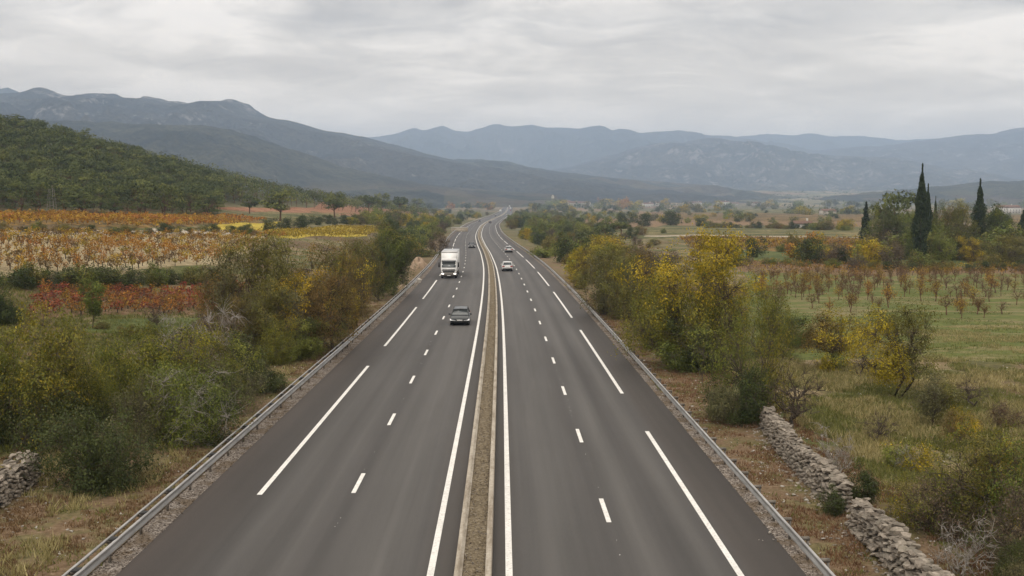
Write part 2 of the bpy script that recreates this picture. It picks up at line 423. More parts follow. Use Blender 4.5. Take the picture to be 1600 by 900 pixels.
# ------------------------------------------------------------------ motorway
def asphalt(N):
    u = N.uv(); a, b, _ = N.sep(u)
    fine = N.noise(N.pos(), 28, 3, .6)
    streak = N.noise(N.map(u, (.9, .006, 1)), 1.3, 4, .55)
    blot = N.noise(N.map(u, (.5, .05, 1)), 1.0, 5, .6, .4)
    base = N.ramp(a, [(0, 0), (1, 1)])
    w = N.n('ShaderNodeMapRange'); N.set(w.inputs[0], a); 
    for i, v in enumerate((-12.0, 10.0, 0.0, 1.0)): w.inputs[1 + i].default_value = v
    # sideways: brown hard shoulders, grey lanes with polished and oily tracks, brown strip by the median
    st = []
    def s(o, c): st.append(((o + 12) / 22, c))
    sh = (.078, .066, .056); la = (.118, .111, .102); dk = (.084, .078, .072); lt = (.132, .125, .114)
    s(-11.9, (.088, .07, .058)); s(-9.9, (.068, .058, .05)); s(-9.2, (.08, .073, .066)); s(-8.5, la); s(-7.7, (.085, .079, .072)); s(-6.9, la); s(-6.1, dk); s(-4.1, lt); s(-2.9, la); s(-2.25, (.082, .072, .062))
    s(-.15, (.08, .07, .06)); s(.5, la); s(1.7, lt); s(3.2, dk); s(4.3, lt); s(5.2, dk); s(6.1, lt); s(6.9, dk); s(7.4, sh); s(9, sh)
    x = N.n('ShaderNodeValToRGB'); N.set(x.inputs[0], w.outputs[0]); el = x.color_ramp.elements
    while len(el) < len(st): el.new(.5)
    for q, (p_, c) in zip(el, st): q.position = min(max(p_, 0), 1)
    for q, (p_, c) in zip(el, st): q.color = (c[0] * .52, c[1] * .52, c[2] * .54, 1)
    c = x.outputs[0]
    g = N.math('ADD', N.math('ADD', N.math('MULTIPLY', streak, .6), N.math('MULTIPLY', blot, .35)), N.math('MULTIPLY', fine, .3))
    c = N.mix(1.0, c, N.ramp(g, [(.42, .62), (.8, 1.4)]), 'MULTIPLY')
    stain = N.mr(N.noise(N.map(u, (.35, .012, 1), loc=(3, 7, 0)), 1.6, 5, .6), .56, .7, 0, .3)
    c = N.mix(stain, c, (.03, .026, .023))
    seam = N.math('MULTIPLY', N.mr(N.math('ABSOLUTE', N.math('SUBTRACT', N.math('FRACT', N.math('DIVIDE', N.math('ADD', b, 9.0), 61.0)), .5)), .0, .0009, 1, 0), .45)
    c = N.mix(seam, c, (.02, .018, .016))
    # tyre-scattered aggregate
    c = N.mix(N.mr(N.noise(N.pos(), 70, 2, .5), .62, .74, 0, .35), c, (.26, .24, .22))
    N.bump(N.noise(N.pos(), 60, 2), .008, .35)
    return c
M['asphalt'] = mat('asphalt', asphalt, .72, .35)
M['paint'] = mat('road_paint', lambda N: N.mix(N.mr(N.noise(N.pos(), 11, 6, .75), .47, .66, 0, .6), N.ramp(N.noise(N.pos(), 1.5, 3), [(.3, (.66, .65, .62)), (.7, (.78, .77, .74))]), (.3, .29, .27)), .6, .3)
M['gravel'] = mat('gravel', lambda N: (N.bump(N.vor(N.pos(), 17, 'Distance'), .05, .9), N.mix(N.mr(N.noise(N.pos(), 1.1, 4), .45, .62, 0, .7), N.ramp(N.sep(N.vor(N.pos(), 17, 'Color'))[0], [(0, (.08, .066, .055)), (.5, (.2, .17, .145)), (1, (.38, .34, .3))]), (.13, .095, .06)))[1], .95, .1)
M['verge'] = mat('verge', lambda N: (N.bump(N.noise(N.pos(), 9, 6, .7), .1, .8), N.mix(N.mr(N.noise(N.pos(), .55, 5, .65), .43, .6), N.ramp(N.noise(N.pos(), 5, 6, .7), [(.3, (.085, .055, .033)), (.5, (.17, .115, .07)), (.7, (.27, .2, .13))]), N.ramp(N.noise(N.pos(), 4, 6, .7), [(.3, (.07, .065, .028)), (.55, (.16, .135, .065)), (.75, (.3, .245, .14))])))[1], .95, .1)
M['concrete'] = mat('concrete', lambda N: (N.bump(N.noise(N.pos(), 14, 4), .012, .5), N.mix(N.mr(N.noise(N.map(N.pos(), (3, .5, 3)), 1.0, 6, .7), .42, .68, 0, .75), N.ramp(N.noise(N.pos(), 5, 5, .7), [(.3, (.3, .26, .21)), (.7, (.47, .43, .36))]), (.17, .135, .095)))[1], .85, .2)
M['soil'] = mat('median_soil', lambda N: (N.bump(N.noise(N.pos(), 16, 6, .7), .06, .9), N.ramp(N.noise(N.pos(), 7, 6, .7), [(.3, (.06, .046, .03)), (.48, (.15, .12, .078)), (.62, (.24, .2, .14)), (.74, (.36, .32, .25))]))[1], .95, .1)
M['steel'] = mat('galvanised_steel', lambda N: N.ramp(N.noise(N.map(N.pos(), (2, .6, 4)), 1.5, 5, .6), [(.3, (.28, .275, .27)), (.7, (.5, .495, .485))]), .48, .5, .55)
M['steel_dark'] = mat('weathered_post_steel', lambda N: N.ramp(N.noise(N.pos(), 5, 4), [(.3, (.1, .088, .075)), (.7, (.21, .19, .165))]), .7, .3, .3)
M['black_plastic'] = mat('black_plastic', (.02, .02, .02), .6)

ROAD_END = 4550
road = strip('road', -110, ROAD_END, [-11.7, -9.46, -6, -2.35, -1.62], .0, M['asphalt'], kind='structure')
road_r = strip('road_right_half', -110, ROAD_END, [-.5, 0, 3.5, 6.9, 8.86], .0, M['asphalt'])
road_r.name = 'carriageway'; road_r['kind'] = 'structure'
vl = strip('verge', -110, 420, list(np.linspace(-18.6, -12.5, 8)), .035, M['verge'], kind='structure', zfun=lambda x, y: G(x, y))
vr = strip('verge', -110, 300, list(np.linspace(9.5, 14.2, 6)), .035, M['verge'], kind='structure', zfun=lambda x, y: G(x, y))
strip('gravel_strip', -110, 1200, [-12.55, -11.66], -.006, M['gravel'], kind='structure')
strip('gravel_strip', -110, 1200, [8.82, 9.55], -.006, M['gravel'], kind='structure')
strip('edge_line', -110, ROAD_END, [-2.45, -2.24], .006, M['paint'], road)
strip('edge_line', -110, ROAD_END, [-.1, .11], .006, M['paint'], road_r)
def dashes(name, parent, a, w, start, length, period, y1):
    y = start
    while y < y1:
        strip(name, y, y + length, [a - w / 2, a + w / 2], .006, M['paint'], parent); y += period
dashes('lane_dash', road, -5.91, .17, 42.5 - 1.5 - 13.1 * 2, 3.1, 13.1, 900)
dashes('lane_dash', road_r, 3.52, .17, 38.6 - 1.5 - 12.95, 3.1, 12.95, 900)
dashes('shoulder_dash', road, -9.46, .2, 40.75 - 44.9, 34, 44.9, 1500)
dashes('shoulder_dash', road_r, 6.9, .2, 63.5 - 44.5, 33.6, 44.5, 1500)
# crumbs of old paint along the lane joints
V = []; 
for a, par, y0 in ((-5.91, road, 20), (3.52, road_r, 20)):
    mb = MB()
    for k in range(28):
        y = y0 + rng.random() * 110; s = rng.uniform(.008, .018); x = X0(y) + a + rng.normal(0, .05) + 0; z = float(zroad(y)) + .01
        mb.raw([(x - s, y - s * 2, z), (x + s, y - s * 1.6, z), (x + s * .8, y + s * 2, z), (x - s * .9, y + s, z)], [(0, 1, 2, 3)])
    tag(add('paint_crumbs', mb.mesh('paint_crumbs'), M['paint'], par), kind='stuff')

# median barrier
def sweep(name, prof, y0, y1, mat_, parent, steps=None, closed=True, zoff=0.0, smooth=False):
    yl = []; y = y0
    while y < y1: yl.append(y); y += (1.5 if y < 150 else 5 if y < 500 else 14 if y < 1500 else 40)
    yl.append(y1); yl = np.array(yl); xc = X0(yl); zr_ = zroad(yl) + rise_(yl) + .00025 * np.clip(yl - 100, 0, None) + zoff
    k = len(prof); V = np.stack([np.stack([xc + p[0], yl, zr_ + p[1]], -1) for p in prof], 1)
    ix = np.arange(len(yl) * k).reshape(len(yl), k)
    nxt = np.roll(ix, -1, 1) if closed else ix[:, 1:]
    cur = ix if closed else ix[:, :-1]
    F = np.stack([cur[:-1], nxt[:-1], nxt[1:], cur[1:]], -1).reshape(-1, 4)
    return add(name, np_mesh(name, V.reshape(-1, 3), F, smooth), mat_, parent)
med = empty('median_barrier', (0, 0, 0)); tag(med, 'long narrow soil-filled concrete median between the two carriageways', 'barrier')
# left kerb leans back and has a foot ledge, right kerb is a plain upstand
sweep('concrete_kerb', [(-1.63, 0), (-1.60, .36), (-1.58, .38), (-1.45, .38), (-1.44, .33), (-1.37, .33), (-1.36, 0)], -110, 2600, M['concrete'], med)
sweep('concrete_kerb', [(-.70, 0), (-.70, .40), (-.68, .42), (-.54, .42), (-.52, .40), (-.50, 0)], -110, 2600, M['concrete'], med)
yl = np.array(grow(-110, .35, 150, 1.0) + grow(151, 2, 2600, 1.01)); offs = np.linspace(-1.37, -.69, 7)
xc = X0(yl); V = []
for a in offs:
    lump = .03 * np.sin(yl * 3.1 + a * 9) * np.cos(yl * 1.7 - a * 5) + rng.normal(0, .014, len(yl)) + .04 * (1 - ((a + 1.03) / .34) ** 2)
    V.append(np.stack([xc + a, yl, zroad(yl) + rise_(yl) + .27 + lump + .00025 * np.clip(yl - 100, 0, None)], -1))
V = np.stack(V, 1); n, k = V.shape[:2]; ix = np.arange(n * k).reshape(n, k)
add('soil_fill', np_mesh('soil_fill', V.reshape(-1, 3), np.stack([ix[:-1, :-1], ix[:-1, 1:], ix[1:, 1:], ix[1:, :-1]], -1).reshape(-1, 4), True), M['soil'], med)

# stone shapes shared by walls, rubble and pebbles
def stone_mesh(seed, sx, sy, sz, npts=13, rnd=.0):
    r = random.Random(seed); bm = bmesh.new()
    for _ in range(npts):
        v = Vector((r.uniform(-1, 1), r.uniform(-1, 1), r.uniform(-1, 1)))
        mxx = max(abs(v.x), abs(v.y), abs(v.z)); v = v / mxx * r.uniform(.82, 1) if r.random() < .8 else v.normalized()
        bm.verts.new((v.x * sx / 2, v.y * sy / 2, v.z * sz / 2))
    bmesh.ops.convex_hull(bm, input=bm.verts)
    for v in [v for v in bm.verts if not v.link_faces]: bm.verts.remove(v)
    bmesh.ops.triangulate(bm, faces=bm.faces)
    me = bpy.data.meshes.new('stone'); bm.to_mesh(me); bm.free(); return me
def mesh_arrays(me):
    v = np.zeros(len(me.vertices) * 3); me.vertices.foreach_get('co', v)
    f = np.zeros(len(me.polygons) * 3, dtype=np.int32); me.polygons.foreach_get('vertices', f)
    return v.reshape(-1, 3), f.reshape(-1, 3)
def stone_col(N):
    oi = N.n('ShaderNodeObjectInfo').outputs['Random']
    c = N.ramp(N.noise(N.pos(), 5, 6, .7), [(.3, (.1, .082, .062)), (.5, (.22, .185, .145)), (.72, (.35, .305, .25))])
    c = N.mix(N.mr(N.noise(N.pos(), 2.1, 5, .7), .5, .66, 0, .6), c, (.16, .145, .11))
    h = N.n('ShaderNodeHueSaturation'); N.set(h.inputs['Color'], c); N.set(h.inputs['Value'], N.math('ADD', N.math('MULTIPLY', oi, .65), .68)); N.set(h.inputs['Saturation'], .85)
    N.bump(N.noise(N.pos(), 22, 4, .7), .03, .8)
    return h.outputs[0]
M['stone'] = mat('limestone', stone_col, .92, .15)
def scatter_mesh(name, protos, P, sc, mat_, parent=None, kind='stuff', tilt=.4, rotz=True):
    """many copies of triangle shapes joined into ONE mesh"""
    Vs, Fs, n = [], [], 0
    for (v, f), sel in ((protos[i], np.nonzero(np.arange(len(P)) % len(protos) == i)[0]) for i in range(len(protos))):
        if not len(sel): continue
        m = len(sel); a = rng.uniform(0, 6.283, m); t = rng.normal(0, tilt, m)
        ca, sa, ct, st_ = np.cos(a), np.sin(a), np.cos(t), np.sin(t)
        X = v[None, :, 0] * ct[:, None] - v[None, :, 2] * st_[:, None]; Z = v[None, :, 0] * st_[:, None] + v[None, :, 2] * ct[:, None]; Y = np.broadcast_to(v[None, :, 1], X.shape)
        s_ = sc[sel][:, None]
        W_ = np.stack([(X * ca[:, None] - Y * sa[:, None]) * s_, (X * sa[:, None] + Y * ca[:, None]) * s_, Z * s_], -1) + P[sel][:, None, :]
        Vs.append(W_.reshape(-1, 3)); Fs.append((f[None] + (np.arange(m) * len(v))[:, None, None] + n).reshape(-1, 3)); n += m * len(v)
    o = add(name, np_mesh(name, np.concatenate(Vs), np.concatenate(Fs)), mat_, parent)
    return tag(o, kind=kind)
pebs = [mesh_arrays(stone_mesh(900 + i, 1, 1.2, .6, 7)) for i in range(6)]
n = 5200; y = 20 + 120 * rng.random(n) ** 1.6; a = rng.uniform(-1.35, -.71, n)
scatter_mesh('median_pebbles', pebs, np.stack([X0(y) + a, y, zroad(y) + .31], -1), rng.uniform(.015, .065, n), M['gravel'], med)
for nm, a0, a1, num in (('pebbles', -12.6, -11.65, 5200), ('pebbles', 8.82, 9.6, 3800)):
    y = 20 + 110 * rng.random(num) ** 1.7; a = rng.uniform(a0, a1, num)
    tag(scatter_mesh(nm, pebs, np.stack([X0(y) + a, y, zroad(y) + .008], -1), rng.uniform(.015, .07, num), M['gravel']), kind='stuff')
# loose stones on the verges and in the rough ground
n = 1500; y = 24 + 70 * rng.random(n) ** 1.3; side = rng.random(n) < .45
x = np.where(side, X0(y) - 12.7 - 7 * rng.random(n), X0(y) + 9.7 + 5 * rng.random(n) ** .8)
k = 700; y2 = 34 + 60 * rng.random(k); x2 = y2 * rng.uniform(.22, .5, k)
x = np.concatenate([x, x2]); y = np.concatenate([y, y2])
M['pale_stone'] = mat('pale_stone', lambda N: N.ramp(N.noise(N.pos(), 3, 4), [(.3, (.3, .27, .23)), (.7, (.55, .52, .47))]), .9, .2)
scatter_mesh('loose_stones', pebs, np.stack([x, y, G(x, y) + .05], -1), rng.uniform(.03, .17, len(x)) * rng.random(len(x)) + .03, M['pale_stone'])

# ------------------------------------------------------------------ guardrails
def guardrail(side, base, face, label, spacing, phase, double):
    g = empty('guardrail', (0, 0, 0)); tag(g, label, 'guardrail', 'steel guardrails along the motorway')
    s = side   # +1: beam faces +x
    W_ = [(0, .445), (.05, .465), (.055, .50), (.005, .555), (0, .6), (.005, .645), (.055, .70), (.05, .735), (0, .755)]
    prof = [(face + s * (p[0]), p[1]) for p in W_] + [(face + s * (p[0] - .012), p[1]) for p in W_[::-1]]
    sweep('beam', prof, -60, 2600, M['steel'], g)
    back = base - s * .1
    if double:
        sweep('rear_rail', [(back - .025, .66), (back + .035, .66), (back + .035, .735), (back - .025, .735)], -60, 2600, M['steel'], g)
    pm = MB().box(-.03, .03, -.05, -.042, -.25, .70).box(-.03, .03, .042, .05, -.25, .70).box(-.034, -.026, -.05, .05, -.25, .70).mesh('post'); pm.materials.append(M['steel_dark'])
    lo, hi = sorted((face - s * .014, (back if double else base - s*.05)))
    bm_ = MB().box(lo, hi, -.06, .06, .62, .715).mesh('spacer'); bm_.materials.append(M['steel_dark'])
    cap = MB().box(min(base, face) - .0, max(base, face) + .0, -.16, .16, .735, .765).mesh('cap'); cap.materials.append(M['black_plastic'])
    k = 0; y = phase
    while y < 520:
        o = add('post', pm, None, g, (float(X0(y)) + base, y, float(zroad(y))))
        if k < 60:
            o2 = add('spacer', bm_, None, g, (float(X0(y)), y, float(zroad(y)) + .00))
            if double: add('bracket', cap, None, g, (float(X0(y)), y + .0, float(zroad(y)) + .006))
        y += spacing; k += 1
    return g
guardrail(+1, -12.3, -12.08, 'galvanised steel guardrail with a double rail beside the oncoming carriageway of the truck', 2.9, 27.0, True)
guardrail(-1, 9.30, 9.02, 'galvanised steel guardrail on close-set posts beside the carriageway of the white car seen from behind', 2.1, 26.8, False)

# ------------------------------------------------------------------ dry-stone walls
def dry_wall(pts, label, height=1.05, thick=.62, road_side=-1, seed=3, lean=.12, spacing=.25):
    """pts: (x, y) of the foot on the side that faces the motorway"""
    r = random.Random(seed)
    root = empty('dry_stone_wall', (pts[0][0], pts[0][1], float(G(*pts[0])))); tag(root, label, 'wall')
    ox, oy, oz = root.location
    sm = []
    for i in range(12):
        me = stone_mesh(seed * 50 + i, r.uniform(.2, .42), r.uniform(.2, .36), r.uniform(.09, .17)); me.materials.append(M['stone']); sm.append(me)
    seg = [math.dist(pts[i], pts[i + 1]) for i in range(len(pts) - 1)]; Lt = sum(seg)
    def pt(s):
        for i, q in enumerate(seg):
            if s <= q or i == len(seg) - 1:
                t = s / q; a, b = pts[i], pts[i + 1]
                d = ((b[0] - a[0]) / q, (b[1] - a[1]) / q)
                return a[0] + (b[0] - a[0]) * t, a[1] + (b[1] - a[1]) * t, d
            s -= q
    places = []; ncourse = int(height / .135)
    for c in range(ncourse + 1):
        s = r.uniform(0, .3)
        while s < Lt:
            hloc = height * (.93 + .1 * math.sin(s * .9 + seed))
            z = .08 + c * .135
            if z < hloc:
                x, y, d = pt(s); nrm = (d[1] * road_side, -d[0] * road_side)    # towards the road
                inset = -.16 - lean * z + r.uniform(-.06, .06)
                places.append((x + nrm[0] * inset, y + nrm[1] * inset, z + r.uniform(-.05, .05), math.atan2(d[1], d[0]), c, s))
            s += spacing * r.uniform(.75, 1.25)
    top = []
    for row in range(3):
        s = r.uniform(0, .3)
        while s < Lt:
            hloc = height * (.93 + .1 * math.sin(s * .9 + seed))
            x, y, d = pt(s); nrm = (d[1] * road_side, -d[0] * road_side); inset = -.22 - lean * height - row * (thick - .2) / 2.3 + r.uniform(-.05, .05)
            top.append((x + nrm[0] * inset, y + nrm[1] * inset, hloc + r.uniform(.0, .12), math.atan2(d[1], d[0]), 99, s))
            s += spacing * r.uniform(.9, 1.4)
    allp = sorted(top, key=lambda q: q[1]) + sorted(places, key=lambda q: q[1] - q[2] * 1.5)
    rest = allp[300:]; allp = allp[:300]
    # keep what shows largest as single stones
    for (x, y, z, a, c, s) in allp:
        o = add('stone', r.choice(sm), None, root, (x - ox, y - oy, float(G(x, y)) + z - oz))
        o.rotation_euler = (r.gauss(0, .17), r.gauss(0, .17), a + r.gauss(0, .4) + (math.pi if r.random() < .5 else 0))
        q = r.uniform(.65, 1.25) * (1.12 if c == 99 else 1); o.scale = (q, q, q * r.uniform(.8, 1.2))
    core = []
    s = 0.0
    while s < Lt:        # rubble heart and the far face
        x, y, d = pt(s); nrm = (d[1] * road_side, -d[0] * road_side)
        for z in np.arange(.05, height * .9, .16):
            for ins in (-.36 - lean * z, -.58, ):
                core.append((x + nrm[0] * ins, y + nrm[1] * ins, float(G(x, y)) + z))
        s += .2
    core = np.array(core + [(x, y, float(G(x, y)) + z) for (x, y, z, *_ ) in rest]) - np.array([ox, oy, oz])
    o = scatter_mesh('rubble_core', [mesh_arrays(m_) for m_ in sm], core, rng.uniform(.8, 1.1, len(core)), M['stone'], root, tilt=.2)
    # fallen stones along the foot
    fp = []
    for _ in range(int(Lt * 7)):
        x, y, d = pt(r.uniform(0, Lt)); nrm = (d[1] * road_side, -d[0] * road_side); q = abs(r.gauss(0, .35))
        x, y = x + nrm[0] * q, y + nrm[1] * q; fp.append((x - ox, y - oy, float(G(x, y)) + .04 - oz))
    scatter_mesh('fallen_stones', [mesh_arrays(m_) for m_ in sm], np.array(fp), rng.uniform(.25, .75, len(fp)), M['stone'], root, tilt=.3)
    return root
def wp(l): return [at(*q)[:2] for q in l]
dry_wall(wp([(1184, 668), (1208, 706), (1240, 742), (1275, 778), (1300, 800)]), 'far length of the grey dry-stone wall, between the bare shrub and the small juniper', 1.08, .52, +1, 3)
dry_wall(wp([(1318, 822), (1352, 862), (1392, 905), (1450, 965)]), 'near length of the grey dry-stone wall, running on from the small juniper', 1.05, .55, +1, 5)
dry_wall(wp([(-130, 925), (-60, 850), (10, 795), (75, 748)]), 'grey dry-stone wall half hidden by the dark scrub left of the motorway', 1.0, .9, +1, 8, .22)

# ------------------------------------------------------------------ trees
def leaf_cloud(C, per, spread, size, rs, ctr=None, k=0.0):
    """quads scattered around the centres C, turned outward from ctr by the weight k"""
    n = len(C) * per
    P = np.repeat(C, per, 0) + rs.normal(0, 1, (n, 3)) * spread
    nr = rs.normal(0, .5, (n, 3))
    if ctr is not None:
        o = P - (np.repeat(ctr, per, 0) if np.ndim(ctr) == 2 else ctr); nr += k * o / (np.linalg.norm(o, axis=1)[:, None] + 1e-6)
    nr /= np.linalg.norm(nr, axis=1)[:, None]
    a = rs.normal(0, 1, (n, 3)); a -= (a * nr).sum(1)[:, None] * nr; a /= np.linalg.norm(a, axis=1)[:, None]
    b = np.cross(nr, a)
    s = size * (rs.uniform(.45, 1.35, n) * np.repeat(rs.uniform(.75, 1.2, len(C)), per))[:, None]
    fold = np.cross(a, b) * s * .18
    V = np.stack([P - a * s * .55, P - b * s * .3 + fold, P + a * s * .55, P + b * s * .3 + fold], 1).reshape(-1, 3)
    F = np.arange(4 * n).reshape(n, 4)
    clump = np.repeat(rs.uniform(0, 1, len(C)), per)
    t = np.clip(.55 * clump + .45 * rs.uniform(0, 1, n), 0, 1)
    return V, F, np.repeat(t, 4)
def env_points(n, rs, w, z0, z1, lump=.35, shell=.45, top=1.0, base=.55):
    """points in an uneven crown; w = radius, z0..z1 height; lobes make bulges and gaps"""
    k = 9; lob = rs.normal(0, 1, (k, 3)); lob /= np.linalg.norm(lob, axis=1)[:, None]; amp = rs.uniform(-.9, 1, k)
    out = []
    while len(out) < n:
        d = rs.normal(0, 1, 3); d /= np.linalg.norm(d)
        r = 1 + lump * float((amp * np.exp(-((1 - lob @ d) * 5))).sum())
        q = rs.random() ** (1 / (1 + 2 * shell * 2)) * max(r, .35)
        p = d * q
        zf = p[2]
        zn = (zf + 1) / 2
        wid = 1.0 if zf > 0 else (base + (1 - base) * (1 + zf))
        out.append((p[0] * wid, p[1] * wid, zn))
    o = np.array(out)
    o[:, :2] *= w / np.quantile(np.linalg.norm(o[:, :2], axis=1), .97)
    a, b = np.quantile(o[:, 2], .01), o[:, 2].max()
    o[:, 2] = np.clip((o[:, 2] - a) / (b - a), 0, 1)
    far_ = (rs.random(n) < .13) & (o[:, 2] > .45); q = np.where(far_, rs.uniform(1.05, 1.28, n), .97)   # twigs that stand out of the outline
    o[:, :2] *= q[:, None]; o[:, 2] = z0 + (z1 - z0) * (.3 + (o[:, 2] - .3) * q) * .96
    o[:, 2] = np.maximum(o[:, 2], z0 * .9)
    return o
def clumped(n, rs, w, z0, z1, lump, shell, base, k=26, cr=.27):
    """crown points gathered in k leafy clumps with gaps between; also returns each point's clump centre and number"""
    K = env_points(k, rs, w * .86, z0 + (z1 - z0) * .1, z1 - (z1 - z0) * .1, lump, shell, base=base)
    wt = rs.uniform(.4, 1.3, k); ci = rs.choice(k, n, p=wt / wt.sum())
    d = rs.normal(0, 1, (n, 3)); d /= np.linalg.norm(d, axis=1)[:, None]; q = rs.random((n, 1)) ** .45
    far_ = rs.random((n, 1)) < .08; q = np.where(far_, q * 1.6, q)
    r = w * cr * (.6 + .5 * wt[ci])[:, None]
    P = K[ci] + d * q * r * np.array([1, 1, .8])
    lo = rs.random(n) < .22      # thin growth down to the foot
    P[lo, 2] = z0 + (P[lo, 2] - z0) * rs.uniform(.2, .7, lo.sum())
    P[:, 2] = np.clip(P[:, 2], z0 * .8 + .03, z1 * 1.03)
    return P, K[ci] - np.array([0, 0, .25]) * r, ci
def make_wood(mb, rs, C, w, z0, z1, trunk_r, ntrunk, nlimb, nsub, twig_r, fork=.35, thin=1.0):
    """trunks, limbs, branches and twigs that carry the points C"""
    forkz = z0 * fork + (z1 - z0) * .08 + .1
    limbs = C[rs.choice(len(C), min(nlimb, len(C)), replace=False)] * np.array([.55, .55, 1]); limbs[:, 2] = z0 + (limbs[:, 2] - z0) * .55
    subs = C[rs.choice(len(C), min(nsub, len(C)), replace=False)] * np.array([.82, .82, .9])
    bases = [np.array([rs.normal(0, .05 * w * (ntrunk > 1)), rs.normal(0, .05 * w * (ntrunk > 1)), 0]) for _ in range(ntrunk)]
    forks = []
    for b in bases:
        f = b + np.array([rs.normal(0, .08) * w * (1 + .8 * (ntrunk > 1)), rs.normal(0, .08) * w * (1 + .8 * (ntrunk > 1)), forkz])
        mid = (b + f) / 2 + rs.normal(0, .03, 3) * w
        b2 = b.copy(); b2[2] = -.25
        mb.tube([b2, b * 1.0, mid, f], [trunk_r * 1.5, trunk_r * 1.2, trunk_r * .95, trunk_r * .8], 7, False); forks.append(f)
    forks = np.array(forks)
    def link(a, b, r0, r1, n, seg=3, wob=.1):
        a = np.asarray(a); b = np.asarray(b); Ln = np.linalg.norm(b - a)
        pts = [a + (b - a) * t + (rs.normal(0, wob, 3) * Ln * math.sin(math.pi * t) if 0 < t < 1 else 0) + np.array([0, 0, .1 * Ln * math.sin(math.pi * t)]) for t in np.linspace(0, 1, seg + 1)]
        mb.tube(pts, list(np.linspace(r0, r1, seg + 1)), n, False); return pts
    mids = {}
    for i, l in enumerate(limbs):
        f = forks[np.argmin(np.linalg.norm(forks - l, axis=1))]
        mids[i] = link(f, l, trunk_r * .62, trunk_r * .3, 5, 4)
    for s_ in subs:
        i = int(np.argmin(np.linalg.norm(limbs - s_, axis=1))); st_ = mids[i][rs.integers(2, 5)]
        link(st_, s_, trunk_r * .26, trunk_r * .11, 4, 3, .12)
    d = np.linalg.norm(C[:, None] - subs[None], axis=2); ni = d.argmin(1)
    for j in range(len(C)):
        if d[j, ni[j]] > 1e-3: link(subs[ni[j]], C[j] * 1.0, twig_r, twig_r * .35, 3, 2, .15)
def tree_proto(name, seed, kind_mat, bark, w, h, z0, ntwig, per, leaf, spread, trunk_r, ntrunk=1, nlimb=7, nsub=45, lump=.4, twig_r=.012, shell=.5, base=.6, fork=.6, mix=None, clumps=26, cr=.35):
    """unit: metres, crown radius w, height h; returns trunk and crown meshes"""
    rs = np.random.default_rng(seed)
    C, CC, ci = clumped(ntwig, rs, w, z0, h, lump, shell, base, k=clumps, cr=cr)
    mb = MB(); make_wood(mb, rs, C, w, z0, h, trunk_r, ntrunk, nlimb, nsub, twig_r, fork)
    wood = mb.mesh('trunk', True); wood.materials.append(M[bark])
    crown = None
    if per:
        V, F_, t = leaf_cloud(C, per, spread * .8, leaf, rs, CC, 1.15)
        t = np.clip(t * .7 + .3 * np.repeat(rs.uniform(0, 1, clumps)[ci], per * 4), 0, 1)
        V[:, 2] = np.maximum(V[:, 2], .02)
        mi = None
        # second leaf kind: set by height for three-part mixes, else by place in the crown
        crown = np_mesh('crown', V, F_, False, t)
        crown.materials.append(M[kind_mat])
        if mix:
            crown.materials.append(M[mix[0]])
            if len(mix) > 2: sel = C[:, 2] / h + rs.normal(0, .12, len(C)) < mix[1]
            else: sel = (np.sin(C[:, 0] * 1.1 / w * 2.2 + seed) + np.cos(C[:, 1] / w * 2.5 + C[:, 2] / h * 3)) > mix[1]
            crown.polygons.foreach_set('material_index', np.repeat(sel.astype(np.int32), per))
    return dict(name=name, wood=wood, crown=crown, w=w, h=h)
def cone_proto(name, seed, matn, w, h, n, leaf, droop=0.0, tiers=0, z0=.25):
    """cypress / fir: a spire of upright sprays"""
    rs = np.random.default_rng(seed)
    t = rs.random(n) ** .75
    prof = (np.sin(np.clip(t * 1.08 + .02, 0, 1) * math.pi) ** .55) * (1 - t * .62) if not tiers else (1 - t) ** .9 * (.72 + .28 * np.abs(np.sin(t * math.pi * tiers)))
    lump = 1 + .18 * np.sin(t * 23 + seed) + rs.normal(0, .12, n)
    a = rs.uniform(0, 6.283, n); lump *= 1 + .14 * np.sin(a * 3 + t * 9)
    r = w * prof * lump * np.sqrt(rs.uniform(.35, 1, n))
    P = np.stack([r * np.cos(a), r * np.sin(a), z0 + (h - z0) * t], -1)
    V, F_, tt = leaf_cloud(P, 1, .02, leaf, rs)
    if not tiers: 
        c = V.reshape(-1, 4, 3).mean(1, keepdims=True); q = V.reshape(-1, 4, 3) - c; q[..., 2] *= 1.9; q[..., :2] *= .7; V = (q + c).reshape(-1, 3)
    crown = np_mesh('crown', V, F_, False, tt); crown.materials.append(M[matn])
    mb = MB().tube([(0, 0, -.3), (0, 0, h * .5), (0, 0, h * .93)], [w * .16, w * .1, .02], 6, False)
    if tiers:
        for _ in range(26):
            q = rs.uniform(.1, .9); aa = rs.uniform(0, 6.28); rr = w * (1 - q) * .9
            mb.tube([(0, 0, h * q), (rr * math.cos(aa), rr * math.sin(aa), h * q - .1)], [.05, .015], 3, False)
    wood = mb.mesh('trunk', True); wood.materials.append(M['bark'])
    return dict(name=name, wood=wood, crown=crown, w=w, h=h)
